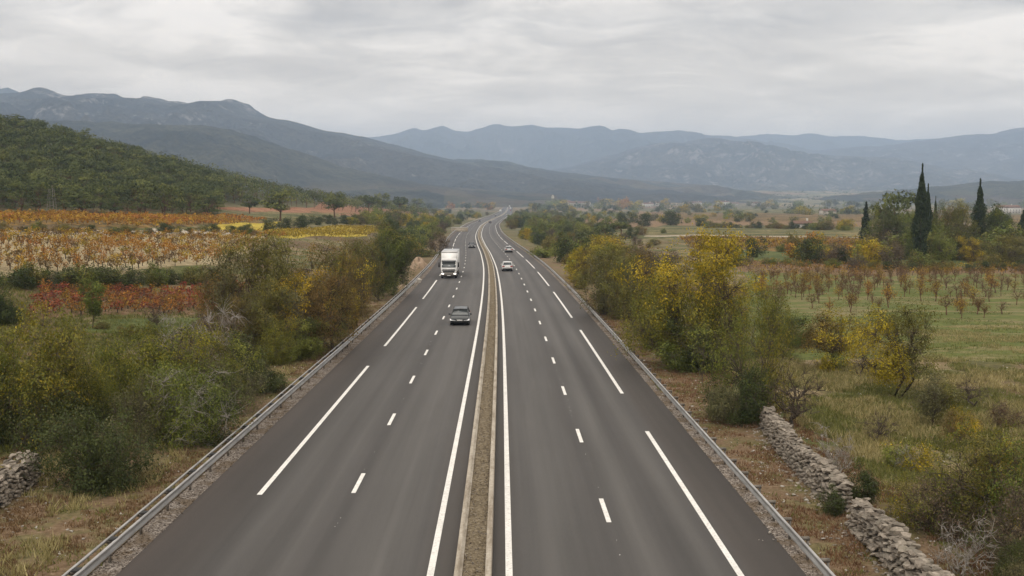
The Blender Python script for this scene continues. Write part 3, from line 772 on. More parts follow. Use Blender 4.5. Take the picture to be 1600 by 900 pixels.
def pine_proto(name, seed, w, h, z0, pads, per, leaf, trunk_r=.2, matn='needle_pine'):
    """Aleppo pine: rounded needle pads on rising limbs over a bare trunk"""
    rs = np.random.default_rng(seed)
    C = []
    for _ in range(pads):
        d = rs.normal(0, 1, 3); d /= np.linalg.norm(d); q = rs.uniform(.6, .95)
        C.append((d[0] * w * q, d[1] * w * q, z0 + (h - z0) * (.5 + .46 * d[2] * q)))
    C = np.array(C)
    mb = MB(); make_wood(mb, rs, C, w, z0, h, trunk_r, 1, 6, min(16, pads), .03, .9)
    pr = w * .38
    D = rs.normal(0, 1, (pads, 40, 3)); D /= np.linalg.norm(D, axis=2)[..., None]; D[..., 2] = np.where(D[..., 2] < -.1, D[..., 2] * .35, D[..., 2])
    PP = (C[:, None] + D * pr * rs.uniform(.82, 1.03, (pads, 40, 1)) * np.array([1, 1, .62])).reshape(-1, 3)
    V, F_, t = leaf_cloud(PP, per, .11, leaf, rs, np.repeat(C - np.array([0, 0, pr * .45]), 40, 0), 3.0)
    t = np.clip(.12 + .6 * np.repeat(rs.uniform(0, 1, pads), 40 * per * 4) + .28 * np.repeat(rs.uniform(0, 1, pads * 40 * per), 4), 0, 1)
    crown = np_mesh('crown', V, F_, False, t); crown.materials.append(M[matn])
    wood = mb.mesh('trunk', True); wood.materials.append(M['bark_red'])
    return dict(name=name, wood=wood, crown=crown, w=w, h=h)
PROTO = {}
def P_(k, d): PROTO[k] = d
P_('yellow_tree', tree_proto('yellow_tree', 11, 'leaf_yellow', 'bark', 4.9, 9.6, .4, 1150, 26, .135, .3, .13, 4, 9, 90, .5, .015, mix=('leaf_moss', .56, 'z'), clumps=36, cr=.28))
P_('olive_tree', tree_proto('broad_tree', 12, 'leaf_olive', 'bark', 3.5, 7, .15, 800, 24, .13, .24, .12, 3, 8, 70, .45, .013, mix=('leaf_grey', .4)))
P_('rust_tree', tree_proto('broad_tree', 13, 'leaf_rust', 'bark', 3.4, 7, .15, 750, 20, .12, .24, .11, 3, 8, 70, .5, .014, mix=('leaf_olive', .2)))
P_('gold_tree', tree_proto('broad_tree', 14, 'leaf_yellow', 'bark', 2.7, 5.6, .15, 620, 22, .12, .21, .1, 3, 7, 60, .55, .013, mix=('leaf_rust', .5)))
P_('dark_tree', tree_proto('broad_tree', 15, 'leaf_dark', 'bark', 3.8, 9.4, .2, 950, 22, .16, .28, .2, 2, 9, 70, .4, .014, mix=('leaf_green', .9)))
P_('green_tree', tree_proto('broad_tree', 16, 'leaf_green', 'bark', 3, 6.4, .6, 520, 15, .15, .28, .12, 2, 7, 50, .4, .013, mix=('leaf_lime', .5)))
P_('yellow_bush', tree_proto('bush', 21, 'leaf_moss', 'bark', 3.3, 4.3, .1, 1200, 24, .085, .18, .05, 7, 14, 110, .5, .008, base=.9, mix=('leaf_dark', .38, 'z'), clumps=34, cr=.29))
P_('scrub_dark', tree_proto('bush', 22, 'leaf_dark', 'bark_twig', 2.1, 2.5, .05, 1100, 22, .075, .14, .035, 8, 14, 100, .55, .006, base=.95, mix=('leaf_grey', .6), cr=.42))
P_('scrub_grey', tree_proto('bush', 23, 'leaf_grey', 'bark_twig', 2.3, 3, .05, 850, 13, .075, .15, .035, 8, 14, 100, .5, .007, base=.9, mix=('leaf_green', .4), cr=.42))
P_('feather_bush', tree_proto('bush', 24, 'leaf_moss', 'bark_twig', 2.6, 3.2, .05, 1000, 20, .08, .18, .035, 8, 14, 110, .55, .007, base=.9, mix=('leaf_lime', .3), cr=.42))
P_('round_green_bush', tree_proto('bush', 25, 'leaf_dark', 'bark', 2.0, 3.2, .05, 900, 24, .09, .15, .05, 5, 10, 70, .3, .010, base=.9, mix=('leaf_green', .5)))
P_('mixed_scrub', tree_proto('bush', 28, 'leaf_green', 'bark_grey', 2.3, 2.7, .05, 1100, 20, .075, .16, .035, 9, 14, 100, .55, .008, base=.95, mix=('leaf_dark', .1), cr=.42))
P_('brown_bush', tree_proto('bush', 26, 'leaf_brown', 'bark', 2.0, 3.0, .1, 800, 6, .09, .15, .05, 5, 12, 100, .45, .013, base=.8))
P_('thicket', tree_proto('bush', 27, 'leaf_moss', 'bark_twig', 3.4, 4.4, .2, 1000, 13, .09, .2, .08, 5, 14, 120, .5, .009, base=.85, mix=('leaf_green', .3)))
P_('bare_grey', tree_proto('bare_tree', 31, 'leaf_brown', 'bark_grey', 1.9, 3.4, .3, 420, 0, .1, .1, .05, 3, 8, 60, .4, .011, base=.5))
P_('bare_dark', tree_proto('bare_tree', 32, 'leaf_brown', 'bark', 2.1, 3.6, .5, 420, 1, .07, .1, .09, 2, 8, 60, .4, .012, base=.6))
P_('small_yellow', tree_proto('small_tree', 33, 'leaf_yellow', 'bark', 2.0, 3.7, 1.0, 500, 20, .1, .19, .09, 1, 6, 45, .45, .011, fork=.8, mix=('leaf_rust', .2)))
P_('almond', tree_proto('small_tree', 34, 'leaf_olive', 'bark', 2.7, 5.0, 1.0, 900, 20, .09, .18, .085, 2, 8, 70, .45, .012, fork=.7, mix=('leaf_yellow', .35)))
P_('small_olive', tree_proto('small_tree', 35, 'leaf_grey', 'bark', 1.5, 2.6, .6, 480, 20, .08, .15, .07, 1, 6, 40, .4, .009, fork=.9, mix=('leaf_olive', .3)))
P_('young_green', tree_proto('young_tree', 36, 'leaf_green', 'bark', 1.1, 3.8, 1.0, 260, 16, .12, .17, .05, 1, 5, 30, .3, .010, fork=.9))
P_('juniper', tree_proto('juniper', 37, 'leaf_dark', 'bark', .95, 1.6, .02, 520, 12, .06, .09, .04, 5, 8, 60, .55, .006, base=.95))
P_('yellow_shrub', tree_proto('shrub', 38, 'leaf_lime', 'bark', 1.1, 1.2, .02, 300, 10, .08, .12, .02, 6, 8, 50, .5, .007, base=.9, mix=('leaf_yellow', .0)))
P_('twig_shrub', tree_proto('shrub', 39, 'leaf_brown', 'bark_grey', 1.1, 1.5, .02, 420, 1, .05, .08, .025, 7, 12, 80, .5, .007, base=.85))
P_('tuft_shrub', tree_proto('shrub', 40, 'leaf_brown', 'bark_red', 1.0, .9, .02, 420, 4, .07, .1, .015, 9, 12, 60, .3, .006, base=.95))
P_('mid_green', tree_proto('roadside_bush', 51, 'leaf_green', 'bark', 2.6, 3.6, .1, 210, 14, .24, .32, .07, 3, 5, 20, .45, .02, base=.85, mix=('leaf_olive', .2)))
P_('mid_olive', tree_proto('roadside_bush', 52, 'leaf_olive', 'bark', 2.8, 4.4, .2, 230, 13, .24, .34, .08, 3, 5, 20, .5, .02, base=.8, mix=('leaf_rust', .3)))
P_('mid_lime', tree_proto('roadside_bush', 53, 'leaf_lime', 'bark', 2.2, 3.0, .1, 200, 14, .22, .3, .07, 3, 5, 20, .45, .02, base=.9))
P_('mid_brown', tree_proto('roadside_bush', 54, 'leaf_brown', 'bark', 2.3, 3.4, .1, 260, 8, .18, .3, .07, 3, 6, 26, .45, .022, base=.8))
P_('mid_dark', tree_proto('roadside_bush', 55, 'leaf_dark', 'bark', 2.6, 4.2, .1, 220, 15, .24, .32, .08, 3, 5, 20, .4, .02, base=.85))
P_('mid_yellow', tree_proto('roadside_bush', 56, 'leaf_yellow', 'bark', 2.6, 4.4, .2, 210, 13, .24, .34, .08, 3, 5, 20, .5, .02, base=.8, mix=('leaf_lime', .4)))
P_('mid_orange', tree_proto('roadside_bush', 57, 'leaf_orange', 'bark', 2.6, 4.6, .3, 210, 13, .24, .34, .08, 3, 5, 20, .45, .02, base=.8, mix=('leaf_yellow', .1)))
for i in range(4):
    P_('pine%d' % i, pine_proto('pine_tree', 61 + i, [4.2, 4.6, 3.8, 5.0][i], [9.2, 8.4, 10, 9][i], [.7, .5, 1.2, .7][i], [17, 20, 15, 22][i], 6, .3))
P_('lone_pine', pine_proto('pine_tree', 71, 4.6, 8.6, 2.0, 22, 6, .36, .26))
P_('umbrella_pine', pine_proto('pine_tree', 72, 3.6, 7.2, 4.0, 16, 5, .36, .22))
P_('cypress', cone_proto('cypress_tree', 81, 'needle_cypress', 1.75, 18.6, 9000, .34))
P_('slim_cypress', cone_proto('cypress_tree', 82, 'needle_cypress', 1.3, 14.5, 5500, .3))
P_('fir', cone_proto('fir_tree', 83, 'needle_cypress', 1.7, 8, 3000, .32, tiers=9))
for i, mm in enumerate(('leaf_green', 'leaf_olive', 'leaf_dark', 'leaf_yellow', 'leaf_orange', 'leaf_lime')):
    P_('far%d' % i, tree_proto('far_tree', 91 + i, mm, 'bark', 4.2, [7.5, 7, 8.5, 8, 7, 6][i], .4, 46, 11, .85, .85, .2, 1, 3, 6, .45, .05, base=.9))

def plant(kind, x, y, h=None, w=None, rz=None, label=None, cat='tree', group=None, name=None, tilt=0):
    p = PROTO[kind]; z = float(G(x, y)) - .03
    sz = (h / p['h']) if h else 1.0; sx = (w / (2 * p['w'])) if w else sz
    rz = random.uniform(0, 6.28) if rz is None else rz
    if p['crown'] is None: p_c = None
    root = bpy.data.objects.new(name or p['name'], None); COL.objects.link(root); root.empty_display_size = .2
    root.location = (x, y, z); root.rotation_euler = (0, 0, rz); root.scale = (sx, sx, sz)
    tag(root, label, cat, group)
    t = bpy.data.objects.new('trunk', p['wood']); COL.objects.link(t); t.parent = root
    if p['crown'] is not None:
        c = bpy.data.objects.new('crown', p['crown']); COL.objects.link(c); c.parent = root
    return root
def plant_px(kind, px, base, top, wpx, label, cat='tree', **k):
    x, y, z = at(px, base); s = ppm(y)
    return plant(kind, x, y, (base - top) / s * 1.03, wpx / s, label=label, cat=cat, **k)

# ---- named plants, left side
PL = [
 ('yellow_bush', 50, 700, 488, 265, 'large yellow-green leafy bush at the left behind the stone wall', 'bush'),
 ('yellow_bush', -40, 690, 520, 200, 'dark-rooted yellow bush cut off by the left edge of the view', 'bush'),
 ('scrub_dark', 150, 758, 640, 185, 'dark grey-green scrub growing over the end of the left stone wall', 'bush'),
 ('scrub_grey', 215, 700, 585, 120, 'grey-green scrub between the dark scrub and the fresh green one', 'bush'),
 ('mixed_scrub', 300, 690, 575, 170, 'dark green shrub with grey stems beside the guardrail verge', 'bush'),
 ('feather_bush', 255, 655, 520, 190, 'feathery yellowish shrub behind the dark shrub with grey stems', 'bush'),
 ('feather_bush', 330, 620, 520, 130, 'thin yellowish shrub below the pale bare branches', 'bush'),
 ('round_green_bush', 397, 612, 522, 112, 'compact dark green round bush near the left guardrail', 'bush'),
 ('bare_grey', 335, 590, 462, 110, 'pale bare grey-stemmed tree among the shrubs left of the motorway', 'tree'),
 ('bare_grey', 270, 560, 480, 60, 'small pale bare tree beside the dark bare vine-edge tree', 'tree'),
 ('bare_dark', 243, 514, 462, 46, 'small dark bare tree in front of the red vineyard', 'tree'),
 ('young_green', 145, 515, 430, 38, 'slim young green tree in front of the red vineyard', 'tree'),
 ('round_green_bush', 5, 505, 428, 66, 'dark evergreen bush at the left edge beside the red vineyard', 'bush'),
 ('olive_tree', 385, 545, 372, 135, 'tall olive-green tree leftmost in the roadside clump', 'tree'),
 ('rust_tree', 345, 545, 420, 90, 'brownish thin-leaved tree behind the pale bare branches', 'tree'),
 ('gold_tree', 478, 555, 415, 105, 'golden-leaved tree in the middle of the left roadside clump', 'tree'),
 ('olive_tree', 440, 545, 368, 120, 'grey-olive tree behind the golden-leaved one', 'tree'),
 ('round_green_bush', 466, 562, 498, 86, 'dark green bush at the foot of the golden-leaved tree', 'bush'),
 ('rust_tree', 520, 545, 368, 110, 'russet and olive tree right of the golden-leaved one', 'tree'),
 ('gold_tree', 545, 515, 390, 85, 'yellowing tree at the verge in front of the big dark tree', 'tree'),
 ('rust_tree', 555, 492, 362, 84, 'russet tree pressed against the big dark tree', 'tree'),
 ('dark_tree', 612, 462, 343, 88, 'big dark green tree at the motorway verge beyond the russet trees', 'tree'),
 ('round_green_bush', 517, 526, 476, 56, 'low green bush under the yellowing tree', 'bush'),
 ('mid_brown', 684, 398, 362, 42, 'leafless brown round shrub left of the truck and the motorway', 'bush'),
 ('mid_green', 668, 402, 391, 40, 'low green bush at the foot of the leafless brown shrub', 'bush'),
 ('lone_pine', 128, 338, 302, 52, 'grey-green round tree at the edge of the upper vineyard', 'tree'),
 ('lone_pine', 180, 338, 312, 36, 'small greyish tree right of the round one by the upper vineyard', 'tree'),
 ('lone_pine', 390, 334, 304, 34, 'pine on the terraces, leftmost of the row of lone pines', 'tree'),
 ('lone_pine', 438, 345, 298, 52, 'largest lone pine standing before the red terraces', 'tree'),
 ('lone_pine', 523, 340, 300, 38, 'lone pine right of the largest one on the terraces', 'tree'),
 ('umbrella_pine', 577, 338, 306, 34, 'pine with a flat crown above the yellow vineyard', 'tree'),
 ('umbrella_pine', 626, 340, 308, 22, 'umbrella pine on a bare stem above the big dark tree', 'tree'),
 ('lone_pine', 597, 335, 302, 30, 'dark pine behind the flat-crowned one', 'tree'),
 ('lone_pine', 652, 330, 310, 22, 'small round pine at the right end of the terraces', 'tree'),
 ('round_green_bush', 383, 368, 350, 26, 'dark round bush at the lower end of the yellow vineyard', 'bush'),
 ('olive_tree', 420, 560, 440, 110, 'olive bush-like tree filling the front of the left roadside clump', 'tree'),
 ('rust_tree', 375, 560, 455, 80, 'brown-leaved bush beside the pale bare branches', 'tree'),
 ('feather_bush', 430, 570, 505, 84, 'low yellow-green bush in front of the golden-leaved tree', 'bush'),
 ('mid_dark', 485, 548, 492, 64, 'dark undergrowth between the golden and the yellowing trees', 'bush'),
 ('dark_tree', 592, 470, 365, 70, 'second dark tree leaning on the big dark green one', 'tree'),
 ('feather_bush', 185, 650, 530, 150, 'yellowish feathery bush between the large left bush and the grey scrub', 'bush'),
 ('brown_bush', 290, 640, 540, 120, 'brown twiggy bush behind the dark green shrub with grey stems', 'bush'),
 ('scrub_grey', 365, 645, 565, 105, 'grey-green bush at the verge left of the compact round one', 'bush'),
 ('yellow_bush', 140, 680, 545, 130, 'ochre-green bush against the right side of the large left bush', 'bush'),
 ('bare_grey', 235, 640, 520, 90, 'pale bare stems rising from the yellowish feathery bush', 'tree'),
 ('brown_bush', 330, 570, 490, 110, 'brown thin bush below the pale bare tree', 'bush'),
# ---- right side
 ('almond', 1548, 850, 680, 165, 'half-bare olive tree rising from the thicket at the lower right', 'tree'),
 ('brown_bush', 1478, 840, 745, 120, 'brown twiggy bush beside the near length of stone wall', 'bush'),
 ('small_yellow', 1500, 700, 640, 60, 'little yellow tree in the dry grass above the right thicket', 'tree'),
 ('bare_dark', 1370, 690, 630, 70, 'small bare tree behind the low yellow-leaved shrub', 'tree'),
 ('olive_tree', 975, 500, 400, 90, 'olive tree hiding between the dense one and the golden one', 'tree'),
 ('yellow_tree', 1125, 560, 400, 110, 'yellow-green side tree at the right flank of the big yellow tree', 'tree'),
 ('feather_bush', 1020, 545, 450, 100, 'green underwood left of the dark bush under the big yellow tree', 'bush'),
 ('dark_tree', 1385, 402, 318, 62, 'dark broad tree under the spreading pine', 'tree'),
 ('green_tree', 1462, 406, 320, 62, 'green tree pressed against the tallest cypress', 'tree'),
 ('olive_tree', 1503, 406, 317, 58, 'olive tree just left of the separate cypress', 'tree'),
 ('dark_tree', 1556, 402, 320, 60, 'dark dense tree behind the evergreen right of the separate cypress', 'tree'),
 ('green_tree', 1424, 408, 340, 50, 'fresh green tree low before the tallest cypress', 'tree'),
 ('yellow_tree', 1068, 572, 352, 215, 'big bright yellow tree right of the motorway', 'tree'),
 ('round_green_bush', 1078, 580, 500, 110, 'dark green bush at the foot of the big yellow tree', 'bush'),
 ('olive_tree', 945, 492, 384, 105, 'dense olive-green tree beside the right guardrail', 'tree'),
 ('gold_tree', 905, 452, 384, 52, 'yellow-green tree nearest the road left of the dense olive one', 'tree'),
 ('rust_tree', 1000, 520, 385, 90, 'orange-tinged tree between the olive and the big yellow tree', 'tree'),
 ('gold_tree', 985, 500, 420, 70, 'small golden tree in front of the orange-tinged one', 'tree'),
 ('mid_dark', 888, 412, 368, 56, 'dark bush beyond the yellow-green tree by the right guardrail', 'bush'),
 ('scrub_grey', 1030, 545, 485, 60, 'grey shrub on the verge left of the big yellow tree', 'bush'),
 ('thicket', 1165, 655, 478, 150, 'large brown-olive thicket at the far end of the stone wall', 'bush'),
 ('scrub_dark', 1150, 662, 580, 110, 'dark green scrub at the foot of the brown-olive thicket', 'bush'),
 ('brown_bush', 1110, 560, 440, 90, 'twiggy brown bush against the big yellow tree', 'bush'),
 ('feather_bush', 1205, 560, 455, 90, 'thin grey-green bush behind the thicket', 'bush'),
 ('bare_dark', 1236, 668, 545, 130, 'spreading bare tree behind the far length of stone wall', 'tree'),
 ('small_yellow', 1302, 577, 490, 105, 'small yellow-orange tree with a dark forked trunk', 'tree'),
 ('yellow_shrub', 1298, 582, 548, 46, 'bright yellow shrub under the small yellow-orange tree', 'bush'),
 ('round_green_bush', 1235, 545, 495, 70, 'dark green bush left of the small yellow-orange tree', 'bush'),
 ('almond', 1405, 622, 478, 150, 'wide olive-yellow tree with a dark leaning trunk in the rough field', 'tree'),
 ('bare_dark', 1345, 590, 520, 50, 'thin leaning tree left of the wide olive-yellow one', 'tree'),
 ('small_olive', 1458, 668, 585, 82, 'small grey-green tree on a thin stem in the dry grass', 'tree'),
 ('bare_dark', 1518, 636, 575, 70, 'leafless spreading tree right of the small grey-green one', 'tree'),
 ('tuft_shrub', 1575, 670, 630, 62, 'low red-brown dry shrub at the right edge', 'bush'),
 ('twig_shrub', 1306, 742, 664, 80, 'grey leafless shrub behind the stone wall', 'bush'),
 ('juniper', 1350, 784, 722, 66, 'small dark juniper at the gap in the stone wall, behind it', 'bush'),
 ('juniper', 1304, 806, 756, 46, 'small dark juniper in front of the gap in the stone wall', 'bush'),
 ('yellow_shrub', 1420, 734, 690, 84, 'low yellow-leaved shrub in the rough field', 'bush'),
 ('twig_shrub', 1412, 736, 692, 50, 'brown stems standing out of the low yellow-leaved shrub', 'bush'),
 ('thicket', 1530, 850, 672, 200, 'large open thicket with a dark crooked trunk at the right', 'bush'),
 ('thicket', 1450, 830, 740, 150, 'tangle of brown brambles behind the near stone wall', 'bush'),
 ('brown_bush', 1600, 900, 760, 140, 'brown tangle at the lower right corner', 'bush'),
 ('twig_shrub', 1500, 900, 800, 110, 'grey bramble stems left of the lower right corner', 'bush'),
 ('scrub_dark', 1590, 925, 850, 80, 'dark green scrub cut by the lower right corner', 'bush'),
# ---- garden with the cypresses
 ('cypress', 1437, 412, 262, 30, 'tallest dark cypress above the orchard', 'tree'),
 ('slim_cypress', 1447, 408, 292, 20, 'slimmer cypress against the right flank of the tallest one', 'tree'),
 ('slim_cypress', 1528, 400, 284, 26, 'tall cypress standing apart at the right of the garden', 'tree'),
 ('slim_cypress', 1460, 380, 309, 10, 'thin cypress tip showing between the two tall ones', 'tree'),
 ('slim_cypress', 1597, 385, 330, 22, 'broad cypress cut by the right edge', 'tree'),
 ('slim_cypress', 1573, 380, 338, 10, 'slender cypress near the right edge', 'tree'),
 ('fir', 1352, 385, 318, 26, 'dark fir tree at the left of the garden', 'tree'),
 ('lone_pine', 1402, 388, 300, 72, 'spreading dark pine left of the tallest cypress', 'tree'),
 ('green_tree', 1418, 392, 314, 42, 'light green tree just left of the tallest cypress', 'tree'),
 ('mid_dark', 1552, 390, 322, 54, 'dark evergreen right of the tall separate cypress', 'tree'),
 ('mid_dark', 1400, 395, 345, 40, 'dark green trees below the spreading pine', 'tree'),
 ('rust_tree', 1484, 405, 318, 78, 'grey-brown half-bare tree between the two tall cypresses', 'tree'),
 ('green_tree', 1470, 412, 355, 60, 'yellow-green tree below the half-bare tree', 'tree'),
 ('olive_tree', 1576, 418, 368, 76, 'round olive tree at the right edge above the orchard', 'tree'),
 ('gold_tree', 1516, 412, 368, 46, 'yellow-leaved shrubby tree under the separate cypress', 'tree'),
 ('mid_yellow', 1354, 418, 374, 54, 'yellow-green round tree left of the utility pole', 'tree'),
 ('mid_brown', 1392, 420, 374, 48, 'leafless brown tree right of the utility pole', 'tree'),
 ('mid_orange', 1275, 405, 357, 44, 'orange autumn tree behind the dark rounded one', 'tree'),
 ('mid_dark', 1262, 412, 370, 52, 'dark rounded tree in front of the orange one', 'tree'),
 ('mid_brown', 1306, 414, 376, 40, 'brown bush between the dark rounded and the yellow-green tree', 'bush'),
 ('mid_dark', 1318, 414, 385, 28, 'dark bush beside the brown one', 'bush'),
 ('mid_olive', 1240, 405, 362, 30, 'brownish tree left of the dark rounded one', 'tree'),
 ('mid_green', 1435, 420, 392, 50, 'low green bush at the foot of the tallest cypress', 'bush'),
 ('mid_olive', 1545, 420, 396, 44, 'low olive bush right of the yellow-leaved shrubby tree', 'bush'),
 ('mid_dark', 1178, 404, 370, 34, 'single dark tree right of the big yellow tree in the red vineyard', 'tree'),
 ('mid_dark', 975, 353, 330, 26, 'dark pine leftmost of the three far dark clumps', 'tree'),
 ('mid_dark', 1006, 354, 332, 32, 'dark far clump between the two others', 'tree'),
 ('mid_dark', 1050, 352, 329, 38, 'dark far clump with a rounded top', 'tree'),
 ('mid_dark', 1096, 355, 340, 26, 'small dark far tree right of the rounded clump', 'tree'),
 ('umbrella_pine', 968, 376, 347, 30, 'umbrella pine with spreading limbs in the middle field', 'tree'),
 ('umbrella_pine', 944, 378, 352, 22, 'umbrella pine left of the spreading one', 'tree'),
 ('lone_pine', 930, 384, 354, 26, 'dark pine beside the umbrella pines', 'tree'),
 ('mid_dark', 905, 392, 362, 44, 'dark wide pine near the right guardrail beyond the yellow-green tree', 'tree'),
 ('mid_olive', 1002, 369, 351, 22, 'small round tree right of the umbrella pines', 'tree'),
 ('mid_lime', 848, 403, 384, 40, 'bright lime bush close to the right guardrail', 'bush'),
]
for q in PL: plant_px(*q[:5], label=q[5], cat=q[6])
# ------------------------------------------------------------------ fields and vines
def inpoly(x, y, poly):
    ins = np.zeros(len(x), bool); n = len(poly)
    for i in range(n):
        (x1, y1), (x2, y2) = poly[i], poly[(i + 1) % n]
        c = ((y1 > y) != (y2 > y)) & (x < (x2 - x1) * (y - y1) / (y2 - y1 + 1e-12) + x1)
        ins ^= c
    return ins
def field_sheet(name, pxs, mat_, lift=.06, cell=None):
    poly = [at(*q)[:2] for q in pxs]
    a = np.array(poly); x0, y0 = a.min(0); x1, y1 = a.max(0)
    # a warped quad grid between the four corners drapes over the ground
    n = cell or 40
    A, B, C, D = [np.array(p) for p in poly[:4]]
    s, t = np.meshgrid(np.linspace(0, 1, n), np.linspace(0, 1, n))
    P = (1 - s)[..., None] * (1 - t)[..., None] * A + s[..., None] * (1 - t)[..., None] * B + s[..., None] * t[..., None] * C + (1 - s)[..., None] * t[..., None] * D
    wob = .012 * np.linalg.norm(C - A); P = P + wob * np.stack([np.sin(P[..., 1] / wob / 3), np.cos(P[..., 0] / wob / 3.3)], -1) * .4
    Z = G(P[..., 0], P[..., 1]) + lift + .0008 * P[..., 1]
    ed = np.zeros((n, n), bool); ed[0] = ed[-1] = True; ed[:, 0] = ed[:, -1] = True; Z = np.where(ed, Z - .12 - .0014 * P[..., 1], Z)
    ix = np.arange(n * n).reshape(n, n)
    o = add(name, np_mesh(name, np.concatenate([P, Z[..., None]], -1).reshape(-1, 3), np.stack([ix[:-1, :-1], ix[:-1, 1:], ix[1:, 1:], ix[1:, :-1]], -1).reshape(-1, 4), True), mat_)
    return tag(o, kind='structure'), poly
def earth(name, a, b, c, sc=1.2):
    return mat(name, lambda N: (N.bump(N.noise(N.pos(), 4, 5), .08, .6), N.ramp(N.mix(.4, N.noise(N.pos(), sc, 5, .65), N.noise(N.pos(), .09, 3)), [(.35, a), (.5, b), (.65, c)]))[1], .95, .1)
def farmed(name, a, b, c):
    def f(N):
        p = N.pos(); d = N.vor(N.map(p, (1, 1, .1)), .42, 'Distance'); g = N.noise(N.map(p, (.5, 1, 1)), .06, 6, .75)
        base = N.ramp(g, [(.4, a), (.5, b), (.6, c)])
        row = N.ramp(N.noise(N.map(p, (.15, 1, 1)), .5, 4, .8), [(.42, .55), (.58, 1.35)])
        base = N.mix(.8, base, N.mix(1.0, base, row, 'MULTIPLY'))
        return N.mix(N.mr(d, .2, .5, .7, 0), base, tuple(q * .45 for q in a))
    return mat(name, f, .95, .1)
M['vine_soil'] = earth('pale_vine_soil', (.19, .15, .085), (.3, .245, .145), (.4, .34, .22))
M['red_soil'] = earth('red_vine_soil', (.1, .06, .036), (.15, .095, .055), (.21, .15, .09))
M['yellow_field'] = earth('yellow_field', (.26, .2, .03), (.38, .29, .04), (.44, .35, .07), .5)
M['orchard_grass'] = earth('orchard_grass', (.08, .09, .026), (.15, .148, .05), (.26, .23, .11), .35)
M['orchard_grass'] = mat('orchard_grass', lambda N: (N.bump(N.noise(N.pos(), 4, 5), .08, .6), N.mix(N.mr(N.noise(N.map(N.pos(), (.25, 1, 1)), .32, 5, .7), .38, .52), N.ramp(N.noise(N.pos(), 1.6, 6, .7), [(.3, (.12, .1, .045)), (.7, (.25, .215, .11))]), N.ramp(N.noise(N.pos(), 1.4, 6, .7), [(.3, (.055, .075, .018)), (.7, (.14, .155, .045))])))[1], .95, .1)
M['rust_field'] = farmed('rust_field', (.07, .062, .024), (.15, .095, .035), (.235, .15, .05))
M['tan_field'] = farmed('tan_field', (.06, .07, .025), (.125, .118, .045), (.215, .17, .08))
M['terrace'] = earth('red_terrace', (.17, .08, .045), (.26, .13, .075), (.3, .19, .1), .3)
M['meadow'] = earth('meadow', (.045, .06, .02), (.08, .098, .03), (.14, .145, .055), .5)
M['pale_track'] = earth('pale_track', (.3, .25, .18), (.4, .35, .28), (.48, .43, .36), .5)

fA, pA = field_sheet('vineyard_soil', [(-60, 446), (345, 411), (450, 371), (-60, 366)], M['vine_soil'])
fB, pB = field_sheet('vineyard_soil', [(40, 503), (330, 492), (400, 449), (60, 456)], M['red_soil'])
fC, pC = field_sheet('vineyard_soil', [(-60, 354), (230, 357), (425, 345), (-60, 335)], M['rust_field'])
fD, pD = field_sheet('yellow_vineyard_ground', [(398, 372), (575, 369), (640, 352), (425, 362)], M['yellow_field'])
fE, _ = field_sheet('yellow_vineyard_ground', [(310, 364), (400, 362), (440, 347), (350, 350)], M['yellow_field'])
field_sheet('terrace_field', [(300, 348), (500, 345), (560, 334), (330, 336)], M['tan_field'])
field_sheet('terrace_field', [(340, 334), (660, 337), (640, 322), (420, 321)], M['terrace'], cell=60)
field_sheet('meadow', [(120, 520), (330, 530), (330, 497), (150, 503)], M['meadow'])
fO, pO = field_sheet('orchard_grass', [(1150, 560), (1760, 572), (1700, 432), (1165, 420)], M['orchard_grass'], cell=60)
fR, pR = field_sheet('vineyard_soil', [(1165, 432), (1700, 436), (1700, 421), (1130, 409)], M['red_soil'])
field_sheet('meadow', [(1150, 408), (1700, 422), (1700, 405), (1150, 392)], M['meadow'])
field_sheet('rust_field', [(1080, 393), (1700, 400), (1700, 376), (1060, 369)], M['rust_field'])
field_sheet('tan_field', [(1000, 370), (1700, 376), (1700, 357), (1020, 353)], M['tan_field'])
field_sheet('meadow', [(860, 372), (1060, 374), (1060, 356), (880, 354)], M['tan_field'])
field_sheet('farm_track', [(1000, 371), (1700, 377.6), (1700, 376.2), (1000, 370)], M['pale_track'], lift=.2, cell=60)
field_sheet('rust_field', [(1030, 344), (1700, 350), (1700, 338), (1050, 334)], M['rust_field'], cell=60)
field_sheet('pale_field', [(1080, 334), (1420, 337), (1400, 329), (1090, 327)], M['tan_field'], cell=60)
field_sheet('farm_track', [(-60, 366), (400, 367.5), (400, 364), (-60, 363.4)], M['pale_track'], lift=.2, cell=60)

def vine_mesh(seed, leafm, n=70, h=1.4, w=.52, leaf=.21, wood=True):
    rs = np.random.default_rng(seed)
    C = env_points(n, rs, w, h * .35, h, .35, .4)
    V, F_, t = leaf_cloud(C, 1, .05, leaf, rs)
    me = np_mesh('foliage', V, F_, False, t); me.materials.append(M[leafm])
    mb = MB(); mb.tube([(0, 0, -.1), (.03, .02, .3), (0, .03, .55)], [.06, .05, .045], 5, False)
    for k in range(5):
        a = rs.uniform(0, 6.28); mb.tube([(0, .03, .5), (w * .5 * math.cos(a), w * .5 * math.sin(a), .8), (w * .8 * math.cos(a), w * .8 * math.sin(a), h * .95)], [.028, .018, .008], 3, False)
    wd = mb.mesh('trunk'); wd.materials.append(M['bark'])
    return me, wd, (V, F_, t)
VK = {'rust': [vine_mesh(200 + i, 'leaf_vine_rust') for i in range(3)], 'gold': [vine_mesh(210 + i, 'leaf_vine_gold') for i in range(2)],
      'red': [vine_mesh(220 + i, 'leaf_vine_red') for i in range(3)], 'brown': [vine_mesh(230 + i, 'leaf_vine_brown') for i in range(2)]}
ROWS = {}
